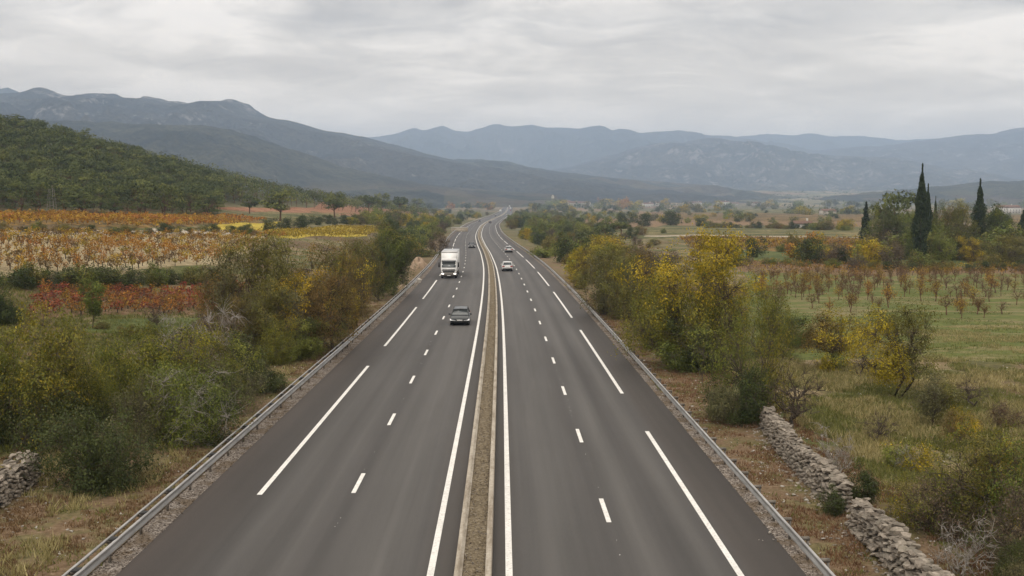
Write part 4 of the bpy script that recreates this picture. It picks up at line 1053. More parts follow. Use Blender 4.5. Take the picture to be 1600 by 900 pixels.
def vine_rows(poly, drow, dvine, ang, jit=.12):
    a = np.array(poly); c = a.mean(0); R_ = max(np.linalg.norm(a - c, axis=1)) + 5
    u, v = np.meshgrid(np.arange(-R_, R_, dvine), np.arange(-R_, R_, drow)); u, v = u.ravel(), v.ravel()
    u = u + rng.normal(0, jit, len(u)); v = v + rng.normal(0, jit, len(v))
    x = c[0] + u * math.cos(ang) - v * math.sin(ang); y = c[1] + u * math.sin(ang) + v * math.cos(ang)
    k = inpoly(x, y, poly); keep = k & (rng.random(len(x)) < .95)
    keep &= np.abs(x) < (y * .5 + 4)
    rows_of = np.round(v / drow).astype(int)[keep]
    for q, w_ in zip(np.stack([x[keep], y[keep]], -1), rows_of): ROWS[(round(float(q[0]), 3), round(float(q[1]), 3))] = int(w_)
    return np.stack([x[keep], y[keep]], -1)
def vine_one(x, y, kinds, label, group, sc=1.0):
    kc = random.choice(kinds); k = VK[kc]; me, wd, _ = random.choice(k); label = label % {'rust': 'rusty orange', 'gold': 'golden yellow', 'red': 'crimson', 'brown': 'brown'}[kc]
    root = bpy.data.objects.new('grape_vine', None); COL.objects.link(root); root.location = (x, y, float(G(x, y)) + .04); root.rotation_euler = (0, 0, random.uniform(0, 6.28))
    s = sc * random.uniform(.72, 1.2); sw = 1.4 if sc < 1 else 1.0; root.scale = (s * sw * random.uniform(.85, 1.2), s * sw, s * random.uniform(.85, 1.1)); root.empty_display_size = .2
    tag(root, label, 'vine', group)
    for nm, m in (('trunk', wd), ('foliage', me)):
        o = bpy.data.objects.new(nm, m); COL.objects.link(o); o.parent = root
def vine_mass(name, P, kinds, nl=26, leaf=.3, scale=1.0, h=1.35, w=.6):
    """the remaining vines, joined: foliage and stems"""
    kinds = list(kinds)
    pick = rng.integers(0, len(kinds), len(P)) if len(kinds) > 1 else np.zeros(len(P), int)
    big = np.sin(P[:, 0] / 9 + 1) * np.cos(P[:, 1] / 13) + rng.normal(0, .5, len(P))
    if len(kinds) > 1: pick = np.clip(((big + 1) / 2 * len(kinds)).astype(int), 0, len(kinds) - 1)
    for i, kd in enumerate(kinds):
        Q = P[pick == i]
        if not len(Q): continue
        m = len(Q); z = G(Q[:, 0], Q[:, 1]); hh = h * scale * rng.uniform(.75, 1.15, m)
        d = rng.normal(0, 1, (m, nl, 3)); d /= np.linalg.norm(d, axis=2)[..., None]; d *= rng.random((m, nl, 1)) ** .4
        C = np.stack([Q[:, None, 0] + d[..., 0] * w * scale, Q[:, None, 1] + d[..., 1] * w * scale, z[:, None] + hh[:, None] * (.66 + .34 * d[..., 2])], -1).reshape(-1, 3)
        V, F_, t = leaf_cloud(C, 1, .03, leaf, rng)
        o = add(name, np_mesh(name, V, F_, False, t), M['leaf_vine_' + kd]); tag(o, kind='stuff')
    mb_v, mb_f = [], []
    m = len(P); z = G(P[:, 0], P[:, 1]); r = .06
    tri = np.array([(r, 0), (-r / 2, r * .87), (-r / 2, -r * .87)])
    base = np.concatenate([np.stack([P[:, None, 0] + tri[None, :, 0], P[:, None, 1] + tri[None, :, 1], np.repeat((z - .1)[:, None], 3, 1)], -1), np.stack([P[:, None, 0] + tri[None, :, 0] * .6, P[:, None, 1] + tri[None, :, 1] * .6, np.repeat((z + .75 * scale)[:, None], 3, 1)], -1)], 1)
    f = np.array([(0, 1, 4, 3), (1, 2, 5, 4), (2, 0, 3, 5)])
    o = add('vine_stems', np_mesh('vine_stems', base.reshape(-1, 3), (f[None] + (np.arange(m) * 6)[:, None, None]).reshape(-1, 4)), M['bark']); tag(o, kind='stuff')
PA = vine_rows(pA, 2.7, 1.6, R(8)); PA = PA[np.argsort(PA[:, 1] + .25 * PA[:, 0] * 0)]
PB = vine_rows(pB, 1.55, 1.05, R(4)); PB = PB[np.argsort(PB[:, 1])]
nA, nB = 165, 135
ORD = ['nearest', 'second', 'third', 'fourth', 'fifth', 'sixth', 'seventh', 'eighth', 'ninth', 'tenth', 'eleventh', 'twelfth', 'thirteenth', 'fourteenth', 'fifteenth', 'sixteenth', 'seventeenth', 'eighteenth']
def rown(P, x, y):
    k = (round(float(x), 3), round(float(y), 3)); lo = min(ROWS[(round(float(a), 3), round(float(b), 3))] for a, b in P)
    return ORD[min(ROWS[k] - lo, 17)]
def spot(x, y, names):
    px = 800 + FPX * x / y
    for lim, nm in names:
        if px < lim: return nm
    return names[-1][1]
VS = [(60, 'left end'), (130, 'above the young tree'), (210, 'middle'), (280, 'above the bare tree'), (9999, 'right end')]
for x, y in PA[:nA]: vine_one(x, y, ['rust', 'rust', 'gold', 'brown'], '%s vine in the ' + rown(PA[:nA], x, y) + ' row of the big left vineyard, ' + spot(x, y, VS), 'vines at the front of the big left vineyard')
for x, y in PB[:nB]: vine_one(x, y, ['red', 'red', 'rust', 'rust'], '%s vine in the ' + rown(PB[:nB], x, y) + ' row of the small red vineyard, ' + spot(x, y, VS), 'vines of the small red vineyard', .72)
if len(PB) > nB: vine_mass('grape_vines', PB[nB:], ['red', 'rust', 'red'], 30, .24, .75)
vine_mass('grape_vines', PA[nA:], ['rust', 'brown', 'gold', 'rust', 'gold', 'brown', 'rust'], 44, .27, w=.62)
vine_mass('grape_vines', vine_rows(pC, 2.6, 1.8, R(3)), ['rust', 'gold', 'rust'], 14, .5)
vine_mass('grape_vines', vine_rows(pD, 2.2, 1.6, R(20)), ['gold'], 12, .45, .7)
vine_mass('grape_vines', vine_rows(pR, 2.8, 1.9, R(2)), ['rust', 'brown', 'gold'], 18, .24)
PP_ = vine_rows([at(*q)[:2] for q in [(1080, 393), (1640, 398), (1640, 377), (1060, 372)]], 3.2, 2.4, R(2)); vine_mass('grape_vines', PP_, ['rust', 'brown', 'gold'], 10, .5)

# orchard: small half-bare trees in rows
rs0 = np.random.default_rng(5)
ORCH = [tree_proto('orchard_tree', 300 + i, ['leaf_rust', 'leaf_vine_gold', 'leaf_vine_rust', 'leaf_brown'][i], 'bark_red', .85, 2.3, .75, 95, [3, 4, 3, 1][i], .1, .12, .055, 1, 5, 22, .35, .014, fork=.75) for i in range(4)]
for i, p in enumerate(ORCH): PROTO['orch%d' % i] = p
po = [at(*q)[:2] for q in [(1180, 492), (1640, 512), (1640, 438), (1180, 434)]]
Q = vine_rows(po, 5.0, 2.1, R(3), .4); k = rng.random(len(Q)) < np.clip(.12 + (Q[:, 1] - 106) / 45, .1, .95); Q = Q[k]; Q = Q[np.argsort(Q[:, 1])][:290]
OS = [(1240, 'beside the big yellow tree'), (1320, 'above the small yellow-orange tree'), (1440, 'above the wide olive-yellow tree'), (1520, 'below the tallest cypress'), (9999, 'toward the right edge')]
for x, y in Q:
    oc = random.choice([0, 0, 1, 3, 3, 3, 2]); oh = random.uniform(1.8, 3.2)
    plant('orch%d' % oc, x, y, oh, random.uniform(1.2, 2.1), label='%s %s fruit tree in the %s orchard row, %s' % ('tall' if oh > 2.4 else 'stunted' if oh < 1.9 else 'small', ['russet', 'golden', 'orange', 'nearly bare brown'][oc], rown(Q, x, y), spot(x, y, OS)), cat='tree', group='small fruit trees of the orchard')

# ------------------------------------------------------------------ hedges and roadside growth
ADJ = {'mid_dark': 'dark', 'mid_green': 'mid-green', 'mid_olive': 'olive', 'mid_lime': 'lime-green', 'mid_brown': 'brown', 'mid_yellow': 'yellow', 'mid_orange': 'orange'}
def row_px(kinds, pts, n, h, group, label, jx=1.0, cat='bush', dj=2.0):
    P = [at(*q) for q in pts]; ds = [math.dist(P[i][:2], P[i + 1][:2]) for i in range(len(P) - 1)]; T = sum(ds)
    for k in range(n):
        s = (k + random.uniform(.2, .8)) / n * T
        for i, d in enumerate(ds):
            if s <= d or i == len(ds) - 1: break
            s -= d
        t = min(s / ds[i], 1); x = P[i][0] + (P[i + 1][0] - P[i][0]) * t; y = P[i][1] + (P[i + 1][1] - P[i][1]) * t
        hh = random.uniform(*h)
        kd = random.choice(kinds)
        plant(kd, x + random.uniform(-jx, jx), y + random.uniform(-dj, dj), hh, hh * random.uniform(1.2, 1.9), label=label.replace('#', ADJ[kd]), cat=cat, group=group, name='hedge_bush' if cat == 'bush' else 'field_tree')
row_px(['mid_dark', 'mid_dark', 'mid_green'], [(0, 452), (120, 449), (240, 446), (340, 440)], 22, (1.6, 2.6), 'hedge bushes between the two left vineyards', '# hedge bush between the rust and the red vineyard')
row_px(['mid_dark', 'mid_green', 'mid_dark'], [(415, 362), (470, 356), (545, 350), (640, 345)], 22, (2.6, 4.2), 'bushes above the yellow vineyard', '# bush in the line above the yellow vineyard')
row_px(['mid_dark', 'mid_olive', 'mid_green'], [(0, 366), (130, 367), (260, 366), (400, 366)], 26, (1.0, 2.2), 'bushes along the pale track', 'low # bush along the pale track behind the big left vineyard')
row_px(['mid_dark', 'mid_olive', 'mid_brown'], [(0, 336), (140, 340), (340, 337)], 18, (1.0, 2.4), 'shrubs at the foot of the pine wood', 'low # shrub at the foot of the pine wood')
row_px(['mid_dark', 'mid_green', 'mid_olive', 'mid_yellow', 'mid_lime'], [(560, 352), (640, 350), (700, 352)], 26, (3, 6), 'trees behind the big dark verge tree', '# tree behind the big dark tree left of the motorway', 4, 'tree', 16)
row_px(['mid_green', 'mid_olive'], [(160, 520), (230, 528), (300, 530)], 7, (.6, 1.1), 'low growth below the red vineyard', 'low # shrub in the meadow below the red vineyard')
row_px(['mid_green', 'mid_dark', 'mid_olive'], [(1180, 412), (1300, 420), (1440, 424), (1640, 426)], 26, (1.0, 2.2), 'bushes along the head of the orchard', 'low # bush along the head of the orchard')
row_px(['mid_dark', 'mid_green', 'mid_olive', 'mid_dark'], [(1100, 357), (1200, 358), (1290, 360)], 20, (2.5, 4.5), 'trees along the far field edge', 'round # tree on the far field edge right of the motorway', 3, 'tree', 8)
row_px(['mid_yellow', 'mid_olive', 'mid_lime', 'mid_orange'], [(1270, 361), (1340, 362)], 9, (3.5, 6), 'pale autumn trees along the far field edge', 'pale # autumn tree on the far field edge', 3, 'tree', 8)
row_px(['mid_olive', 'mid_green', 'mid_dark'], [(870, 358), (900, 357), (960, 357)], 12, (3, 5), 'bushes in the middle distance right of the road', '# bush in the middle distance right of the motorway', 4, 'bush', 20)
row_px(['mid_green', 'mid_olive', 'mid_lime', 'mid_dark', 'mid_brown'], [(1375, 404), (1440, 406), (1500, 404), (1560, 406), (1640, 406)], 22, (4.2, 8), 'trees filling the garden around the cypresses', '# tree among the cypresses above the orchard', 2, 'tree', 9)
row_px(['mid_yellow', 'mid_orange', 'mid_olive', 'mid_green'], [(1232, 408), (1290, 410), (1360, 411)], 9, (2.6, 4.6), 'autumn bushes left of the cypresses', '# bush left of the cypress garden', 2, 'bush', 6)
row_px(['mid_olive', 'mid_green', 'mid_yellow', 'mid_brown', 'mid_lime'], [(905, 400), (940, 410), (1000, 420), (1060, 425)], 16, (3, 5.5), 'growth behind the big yellow tree', '# bush behind the big yellow tree', 3, 'bush', 14)
# both flanks of the motorway into the distance
def flank(side, y0, y1, n, a0, a1, kinds, h, group, label, g=0.0):
    for k in range(n):
        y = y0 + (y1 - y0) * ((k + random.random()) / n) ** 1.35
        a = random.uniform(a0, a1 + g * (y - y0)); a = a if side > 0 else -a - 12
        x = float(X0(y)) + a; hh = random.uniform(*h)
        kd = random.choice(kinds)
        plant(kd, x, y, hh, hh * random.uniform(1.0, 1.7), label=label.replace('#', ADJ[kd]), cat='bush', group=group, name='far_bush' if y0 > 400 else None)
flank(1, 160, 420, 70, 12.8, 27, ['mid_green', 'mid_lime', 'mid_olive', 'mid_brown', 'mid_yellow', 'mid_dark'], (2, 4.6), 'bushes crowding the right verge', 'leafy # bush in the growth along the right-hand guardrail')
flank(1, 200, 600, 46, 30, 80, ['mid_olive', 'mid_brown', 'mid_green', 'mid_dark'], (1.5, 3.5), 'bushes on the rough ground right of the motorway', '# bush scattered on the rough ground right of the motorway')
flank(1, 400, 1500, 90, 13.5, 60, ['mid_green', 'mid_dark', 'mid_olive', 'mid_lime'], (3, 7), 'far bushes right of the motorway', 'far # bush beside the right-hand verge')
flank(-1, 215, 560, 48, 4.5, 9, ['mid_green', 'mid_dark', 'mid_olive', 'mid_yellow', 'mid_lime'], (2.5, 5.5), 'bushes crowding the left verge', 'leafy # bush in the growth beyond the left-hand guardrail', .09)
flank(-1, 480, 1600, 90, 5, 26, ['mid_green', 'mid_dark', 'mid_olive', 'mid_yellow', 'mid_brown'], (3, 6.5), 'far bushes left of the motorway', 'far # bush beside the left-hand verge', .1)
flank(-1, 118, 215, 14, 4, 8, ['mid_brown', 'mid_olive', 'mid_green'], (.5, 1.0), 'small verge shrubs on the left', 'small # shrub on the bare left verge')

# ------------------------------------------------------------------ pines of the wooded hill
cand = []
rs = np.random.default_rng(17)
tries = 0
grid = {}
while tries < 60000 and len(cand) < 1500:
    tries += 1
    u = rs.uniform(-.56, -.09); t = rs.random() ** .8
    df, dc = float(interp(u, HU, HF)), float(interp(u, HU, HC))
    y = df - 4 + (dc - df + 26) * t; x = u * y
    w = 8.2 if y < 420 else 8.6
    key = (int(x // w), int(y // w)); ok = True
    for i in (-1, 0, 1):
        for j in (-1, 0, 1):
            for q in grid.get((key[0] + i, key[1] + j), []):
                if (q[0] - x) ** 2 + (q[1] - y) ** 2 < w * w * .8: ok = False
    # the wood thins out into terraces at its right foot
    if u > -.275 and t < .38: ok = False
    if ok: grid.setdefault(key, []).append((x, y)); cand.append((x, y))
cand.sort(key=lambda q: q[1])
print('pines', len(cand))
IND = 298
for (x, y) in cand[:IND]:
    h = random.uniform(7.5, 11.5); q = random.uniform(.85, 1.15); ux = 800 + FPX * x / y
    zone = 'at the left edge of the view' if ux < 45 else 'behind the wooden lattice tower' if ux < 115 else 'behind the round grey-green tree' if ux < 200 else 'above the middle of the big left vineyard' if ux < 290 else 'at the tip of the tall stand' if ux < 350 else 'above the red terraces'
    rk = 'foremost' if y < float(interp(u_ := x / y, HU, HF)) + 22 else 'second-rank' if y < float(interp(u_, HU, HF)) + 60 else 'upslope'
    plant('pine%d' % random.randrange(4), x, y, h, h * q, label='%s %s pine of the hillside wood, %s' % (rk, ('tall' if h > 10.3 else 'low' if h < 8.6 else 'middle-sized') + (' broad' if q > 1.05 else ' narrow' if q < .92 else ''), zone), cat='tree', group='pines in the front ranks of the hillside wood')
rest = cand[IND:]
Vs, Fs, Ts, n = [], [], [], 0
wV, wF, wn_ = [], [], 0
for (x, y) in rest:
    h = rs.uniform(7.5, 11.5); w = h * rs.uniform(.42, .56); z = float(G(x, y))
    pads = 8; C = rs.normal(0, 1, (pads, 3)); C /= np.linalg.norm(C, axis=1)[:, None]; C *= rs.uniform(.45, .8, (pads, 1)); C[:, 2] = np.abs(C[:, 2]) * .9 - .15
    D = rs.normal(0, 1, (pads, 16, 3)); D /= np.linalg.norm(D, axis=2)[..., None]
    PP = (C[:, None] + D * .42 * np.array([1, 1, .8])).reshape(-1, 3) * np.array([w, w, h * .46]) + np.array([x, y, z + h * .5])
    CC = np.repeat(C - np.array([0, 0, .15]), 16, 0) * np.array([w, w, h * .46]) + np.array([x, y, z + h * .5])
    V, F_, t = leaf_cloud(PP, 1, .1, .8, rs, CC, 2.2); t = np.clip(t * .45 + .6 * rs.random() - .1, 0, 1)
    Vs.append(V); Fs.append(F_ + n); Ts.append(t); n += len(V)
    r = .16; tri = np.array([(r, 0), (-r / 2, r * .87), (-r / 2, -r * .87)])
    wV.append(np.array([(x + a, y + b, z - .5) for a, b in tri] + [(x + a * .5, y + b * .5, z + h * .7) for a, b in tri])); wF.append(np.array([(0, 1, 4, 3), (1, 2, 5, 4), (2, 0, 3, 5)]) + wn_); wn_ += 6
far_wood = add('pine_wood', np_mesh('pine_wood', np.concatenate(Vs), np.concatenate(Fs), False, np.concatenate(Ts)), M['needle_pine']); tag(far_wood, kind='stuff')
tag(add('pine_wood_stems', np_mesh('pine_wood_stems', np.concatenate(wV), np.concatenate(wF)), M['bark_red']), kind='stuff')

# ------------------------------------------------------------------ far plain: hedgerow trees, woods and houses
def far_line(n, px0, px1, py0, py1, kinds, h, group, label):
    for k in range(n):
        px = random.uniform(px0, px1); py = py0 + (py1 - py0) * random.random()
        x, y, z = at(px, py)
        if abs(x - float(X0(y))) < 22: continue
        hh = random.uniform(*h); plant('far%d' % random.choice(kinds), x, y, hh, hh * random.uniform(1.0, 1.8), label=label, cat='tree', group=group)
far_line(36, 830, 1250, 327, 333, [0, 1, 2, 2, 3], (8, 14), 'trees of the far hedgerows', 'far hedgerow tree on the plain right of the motorway')
far_line(44, 820, 1600, 322, 327, [0, 1, 2, 3, 5], (12, 20), 'trees around the far village', 'far tree in the belt around the village on the plain')
far_line(40, 1100, 1600, 326, 350, [0, 1, 2, 2, 5], (4.5, 8), 'trees dotting the far right fields', 'tree dotting the far fields right of the big yellow tree')
far_line(18, 1230, 1350, 334, 340, [0, 2, 3, 5], (7, 11), 'autumn trees by the far farm', 'pale autumn tree near the red-roofed farmhouse')
far_line(26, 660, 790, 322, 330, [0, 1, 2, 3, 4], (8, 14), 'trees on the low rise left of the far motorway', 'autumn tree on the low rise left of the far motorway')
far_line(30, 560, 780, 330, 345, [0, 1, 2, 3, 5], (4, 7), 'bushes of the far left slope', 'bushy tree on the far slope left of the motorway')
far_line(20, 820, 960, 333, 345, [0, 1, 2, 3, 5], (4, 7), 'bushes of the far right side', 'bushy tree on the rough land right of the far motorway')
far_line(90, 810, 1180, 330, 352, [0, 1, 2, 3, 5], (3.5, 6), 'bushes of the middle plain', 'round bushy tree on the middle plain right of the motorway')
far_line(12, 930, 1000, 322, 330, [4, 3], (12, 20), 'poplars on the plain', 'yellow autumn poplar on the far plain')
# woods of the foot slopes: one mass
m = 5200
xx = rs.uniform(-2600, 4200, m); yy = rs.uniform(1900, 6800, m)
dens = (np.sin(xx / 310 + 2) * np.cos(yy / 420) + .6 * np.sin(xx / 120 + yy / 160) + .5 * np.sin(yy / 60)) > .15
k = dens & (np.abs(xx / yy) < .56) & (np.abs(xx - X0(yy)) > 60)
xx, yy = xx[k], yy[k]
C = np.stack([xx, yy, G(xx, yy)], -1)
hh = rs.uniform(6, 13, len(xx))
V, F_, t = leaf_cloud(np.repeat(C, 12, 0) + rs.normal(0, 1, (len(C) * 12, 3)) * np.array([7, 7, 1.6]) + np.array([0, 0, 1]) * np.repeat(hh * .45, 12)[:, None], 1, .4, 5.0, rs)
tag(add('distant_woods', np_mesh('distant_woods', V, F_, False, t), M['leaf_dark']), kind='stuff')

M['wall_cream'] = mat('cream_render', lambda N: N.ramp(N.noise(N.obj(), 1, 4), [(.3, (.36, .32, .26)), (.7, (.46, .42, .36))]), .9, .1)
M['wall_white'] = mat('white_render', lambda N: N.ramp(N.noise(N.obj(), 1, 4), [(.3, (.5, .48, .44)), (.7, (.6, .58, .54))]), .9, .1)
M['roof_tile'] = mat('clay_roof', lambda N: N.ramp(N.noise(N.map(N.obj(), (3, 1, 1)), 2, 4), [(.3, (.14, .085, .06)), (.7, (.24, .15, .11))]), .9, .1)
M['dark_glass'] = mat('dark_glass', (.025, .03, .035), .12, .8)
def house(x, y, L_, W_, H_, rz, wallm, label, tower=None, group=None):
    r = empty('house', (x, y, float(G(x, y)) - .2), rz); tag(r, label, 'house', group)
    mb = MB().box(-L_ / 2, L_ / 2, -W_ / 2, W_ / 2, -1.5, H_)
    mb.raw([(-L_ / 2, -W_ / 2, H_), (-L_ / 2, W_ / 2, H_), (-L_ / 2, 0, H_ + W_ * .22)], [(0, 1, 2)]); mb.raw([(L_ / 2, -W_ / 2, H_), (L_ / 2, W_ / 2, H_), (L_ / 2, 0, H_ + W_ * .22)], [(0, 1, 2)])
    add('wall', mb.mesh('wall'), M[wallm], r)
    e_ = .5; rf = MB()
    for s in (-1, 1):
        z0 = H_ - .12; z1 = H_ + W_ * .22 + .15
        rf.raw([(-L_ / 2 - e_, s * (W_ / 2 + e_), z0), (L_ / 2 + e_, s * (W_ / 2 + e_), z0), (L_ / 2 + e_, 0, z1), (-L_ / 2 - e_, 0, z1), (-L_ / 2 - e_, s * (W_ / 2 + e_), z0 - .25), (L_ / 2 + e_, s * (W_ / 2 + e_), z0 - .25), (L_ / 2 + e_, 0, z1 - .25), (-L_ / 2 - e_, 0, z1 - .25)],
               [(0, 1, 2, 3), (4, 5, 6, 7), (0, 1, 5, 4), (0, 3, 7, 4), (1, 2, 6, 5)])
    ro = add('roof', rf.mesh('roof'), M['roof_tile'], r)
    add('chimney', MB().box(L_ * .2, L_ * .2 + 1, -.5, .5, H_ + W_ * .12, H_ + W_ * .22 + 1.4).mesh('chimney'), M[wallm], ro)
    wmesh = MB().box(-.55, .55, -.06, .06, 0, 1.3).mesh('window'); wmesh.materials.append(M['dark_glass'])
    nwin = max(2, int(L_ / 4))
    for fl in range(max(1, int(H_ / 2.9))):
        for i in range(nwin):
            add('window', wmesh, None, r, (-L_ / 2 + L_ * (i + .5) / nwin, -W_ / 2 - .05, 1.0 + fl * 2.8))
    add('door', MB().box(-.5, .5, -.07, .07, -.2, 2.1).mesh('door'), M['bark_red'], r, (L_ * .5 / nwin - L_ * .02, -W_ / 2 - .06, .0))
    if tower:
        add('bell_tower', MB().box(-3, 3, -3, 3, -1, tower).box(-3.3, 3.3, -3.3, 3.3, tower, tower + .5).box(-3, 3, -3, 3, tower + .5, tower + 4, 2.6, 2.6).mesh('bell_tower'), M[wallm], r, (-L_ / 2 - 3, 0, 0))
    return r
def hpx(px, py, L_, W_, H_, rz, wm, label, **k):
    x, y, z = at(px, py); return house(x, y, L_, W_, H_, rz, wm, label, **k)
hpx(1293, 337, 16, 10, 5.5, .3, 'wall_cream', 'red-roofed farmhouse among pale autumn trees on the plain')
hpx(1254, 357, 9, 6, 3, -.2, 'wall_white', 'small white hut on the far field edge')
hpx(1572, 333, 34, 14, 8, .1, 'wall_white', 'long white building far off near the right edge')
hpx(878, 322, 40, 16, 11, .2, 'wall_cream', 'village church with a square bell tower beyond the motorway', tower=24)
vill = [(858, 322, 'wall_white'), (866, 322.6, 'wall_cream'), (889, 322.4, 'wall_cream'), (897, 322.8, 'wall_cream'), (905, 322, 'wall_white'), (915, 322.4, 'wall_cream'), (960, 323, 'wall_cream'), (1003, 323, 'wall_white'), (1012, 323.4, 'wall_white'), (1022, 322.4, 'wall_white'), (1075, 321.5, 'wall_white'), (1088, 321, 'wall_white'), (778, 321.5, 'wall_white'), (770, 322.5, 'wall_white'), (1180, 322, 'wall_cream'), (1330, 324, 'wall_cream'), (1130, 321, 'wall_white'), (1145, 321, 'wall_cream')]
for px, py, wm in vill:
    hpx(px, py, random.uniform(16, 30), random.uniform(10, 14), random.uniform(5, 9), random.uniform(-.5, .5), wm, 'small pale tile-roofed house in the village across the plain', group='houses of the far village')

# ------------------------------------------------------------------ mountains
def fbm(x, y, seed, s, octv=5, ridged=False):
    r = np.random.default_rng(seed); out = 0; a = 1; tot = 0
    T = r.random((64, 64))
    for o in range(octv):
        u = x / s + 17.3 * o; v = y / s + 9.1 * o
        i = np.floor(u).astype(int); j = np.floor(v).astype(int); fu = sstep(u - i); fv = sstep(v - j)
        g = lambda a_, b_: T[a_ % 64, b_ % 64]
        n_ = (g(i, j) * (1 - fu) + g(i + 1, j) * fu) * (1 - fv) + (g(i, j + 1) * (1 - fu) + g(i + 1, j + 1) * fu) * fv
        if ridged: n_ = 1 - np.abs(2 * n_ - 1)
        out = out + a * n_; tot += a; a *= .52; s = s / 2.07
    return out / tot
def mountain(name, crest, D, depth_front, depth_back, seed, matn, rough=.1, nu=420, nv=90, spurs=.25, gully=None, skew=0.0):
    """crest: skyline points of the photograph, built as a range standing D metres away with real front and back slopes"""
    cpx = np.array([c[0] for c in crest], float); cpy = np.array([c[1] for c in crest], float)
    px = np.linspace(cpx[0], cpx[-1], nu)
    py = interp(px, cpx, cpy)
    Dy = D + skew * (px - px.mean()) / (px[-1] - px[0])
    X = (px - 800) / FPX * Dy; H = CAM_H + (316 - py) / FPX * Dy
    t = np.concatenate([np.linspace(0, 1, nv), 1 + np.linspace(0, 1, 22)[1:]])
    XX_, TT = np.meshgrid(X, t); HH = np.broadcast_to(H, XX_.shape); DD = np.broadcast_to(Dy, XX_.shape)
    YY_ = np.where(TT <= 1, DD - depth_front * (1 - TT), DD + depth_back * (TT - 1))
    base = G(XX_, np.minimum(YY_, D - depth_front * .3)) - 12
    base = np.where(TT > 1, base - 60, base)
    s = np.where(TT <= 1, TT, 2 - TT)
    prof = .62 * s ** 1.25 + .38 * sstep(s)
    n = fbm(XX_, YY_ * .55, seed, spurs * depth_front, 6, True) - .55
    n2 = fbm(XX_, YY_, seed + 1, spurs * depth_front * .33, 5) - .5
    env = np.sin(np.clip(s, 0, 1) * math.pi) ** .7
    amp = (HH - base)
    Z = base + amp * prof + amp * env * (rough * 4.2 * n + rough * 1.6 * n2)
    Z = np.where(np.abs(TT - 1) < 1e-6, HH + (8 + amp * .02) * (fbm(XX_, YY_, seed + 4, depth_front * .05, 5, True) - .5), Z)
    Z = np.minimum(Z, CAM_H + (HH - CAM_H) * YY_ / DD * .995 + np.where(np.abs(TT - 1) < 1e-6, 1e3, 0)) if True else Z
    k = XX_.shape; ix = np.arange(k[0] * k[1]).reshape(k)
    F = np.stack([ix[:-1, :-1], ix[:-1, 1:], ix[1:, 1:], ix[1:, :-1]], -1).reshape(-1, 4)
    o = add(name, np_mesh(name, np.stack([XX_, YY_, Z], -1).reshape(-1, 3), F, True), M[matn]); return tag(o, kind='structure')
def rock_at(px, py, D, r): return ((px - 800) / FPX * D, D, CAM_H + (316 - py) / FPX * D, r)
ROCKS = [rock_at(360, 162, 4735, 170), rock_at(335, 172, 4700, 110), rock_at(325, 188, 4560, 130), rock_at(250, 158, 4670, 130), rock_at(285, 166, 4690, 90), rock_at(150, 156, 4600, 110), rock_at(85, 150, 4560, 90), rock_at(120, 165, 4450, 120)]
def mount_mat(name, dark, mid, rock, rocky, sc, fields=0.0, trees=.09):
    spots = ROCKS if name == 'mountain_scrub' else []
    def f(N):
        p = N.pos(); g = N.n('ShaderNodeNewGeometry'); nz = N.sep(g.outputs['Normal'])[2]
        c = N.ramp(N.noise(p, sc, 9, .72), [(.4, dark), (.6, mid)])
        c = N.mix(N.mr(N.noise(p, trees, 3, .7), .45, .6, 0, .5), c, dark)
        cl = N.math('ADD', N.math('MULTIPLY', N.noise(N.map(p, (1, 1, 2.2)), sc * 2.3, 7, .7), 1.0), N.math('MULTIPLY', nz, -.32))
        c = N.mix(N.math('MULTIPLY', N.mr(cl, rocky - .03, rocky + .1, 0, .7), N.mr(N.noise(p, sc * 14, 6, .7), .42, .56)), c, rock)
        for (sx_, sy_, sz_, sr_) in spots:
            dd = N.n('ShaderNodeVectorMath', operation='DISTANCE'); N.set(dd.inputs[0], p); dd.inputs[1].default_value = (sx_, sy_, sz_)
            c = N.mix(N.math('MULTIPLY', N.mr(dd.outputs['Value'], sr_, sr_ * .35), N.mr(N.noise(p, .02, 6, .75), .42, .6, 0, .8)), c, rock)
        if name != 'far_range':
            tr_ = N.vor(N.map(p, (1, 1, .4)), trees * .55, 'Distance'); c = N.mix(N.mr(tr_, .25, .6, .55, 0), c, tuple(q * .55 for q in dark))
        if fields:
            v = N.sep(N.vor(N.mix(.03, N.map(p, (.011, .0055, 0)), N.n('ShaderNodeTexNoise').outputs['Color']), 1.0, 'Color'))[0]; z = N.sep(p)[2]
            c = N.mix(N.math('MULTIPLY', N.mr(v, .45, .5), N.mr(z, fields, fields * .45, 0, .45)), c, N.ramp(v, [(.5, (.13, .12, .05)), (.7, (.22, .16, .1)), (.9, (.12, .08, .05))]))
        N.bump(N.noise(p, sc * 6, 6, .7), 60, .9)
        return c
    return mat(name, f, .95, .05)
M['mt_left'] = mount_mat('mountain_scrub', (.024, .027, .02), (.085, .08, .062), (.34, .315, .3), .305, .0028)
M['mt_near'] = mount_mat('foothill_scrub', (.022, .028, .016), (.1, .098, .055), (.3, .27, .23), .36, .005, 75, .1)
M['mt_foot'] = mount_mat('village_hills', (.03, .036, .022), (.115, .115, .075), (.3, .27, .23), .36, .006, 190, .06)
M['mt_mid'] = mount_mat('middle_range_rock', (.028, .03, .024), (.1, .093, .075), (.36, .335, .31), .25, .0022, 0, .03)
M['mt_far'] = mount_mat('far_range', (.04, .045, .035), (.08, .078, .06), (.26, .24, .22), .36, .0011, 0, .02)
mountain('mountain_range', [(-420, 160), (-300, 150), (-150, 158), (-60, 148), (0, 141), (18, 141), (40, 149), (120, 190)], 6100, 1500, 1200, 40, 'mt_far', nu=160, nv=50)
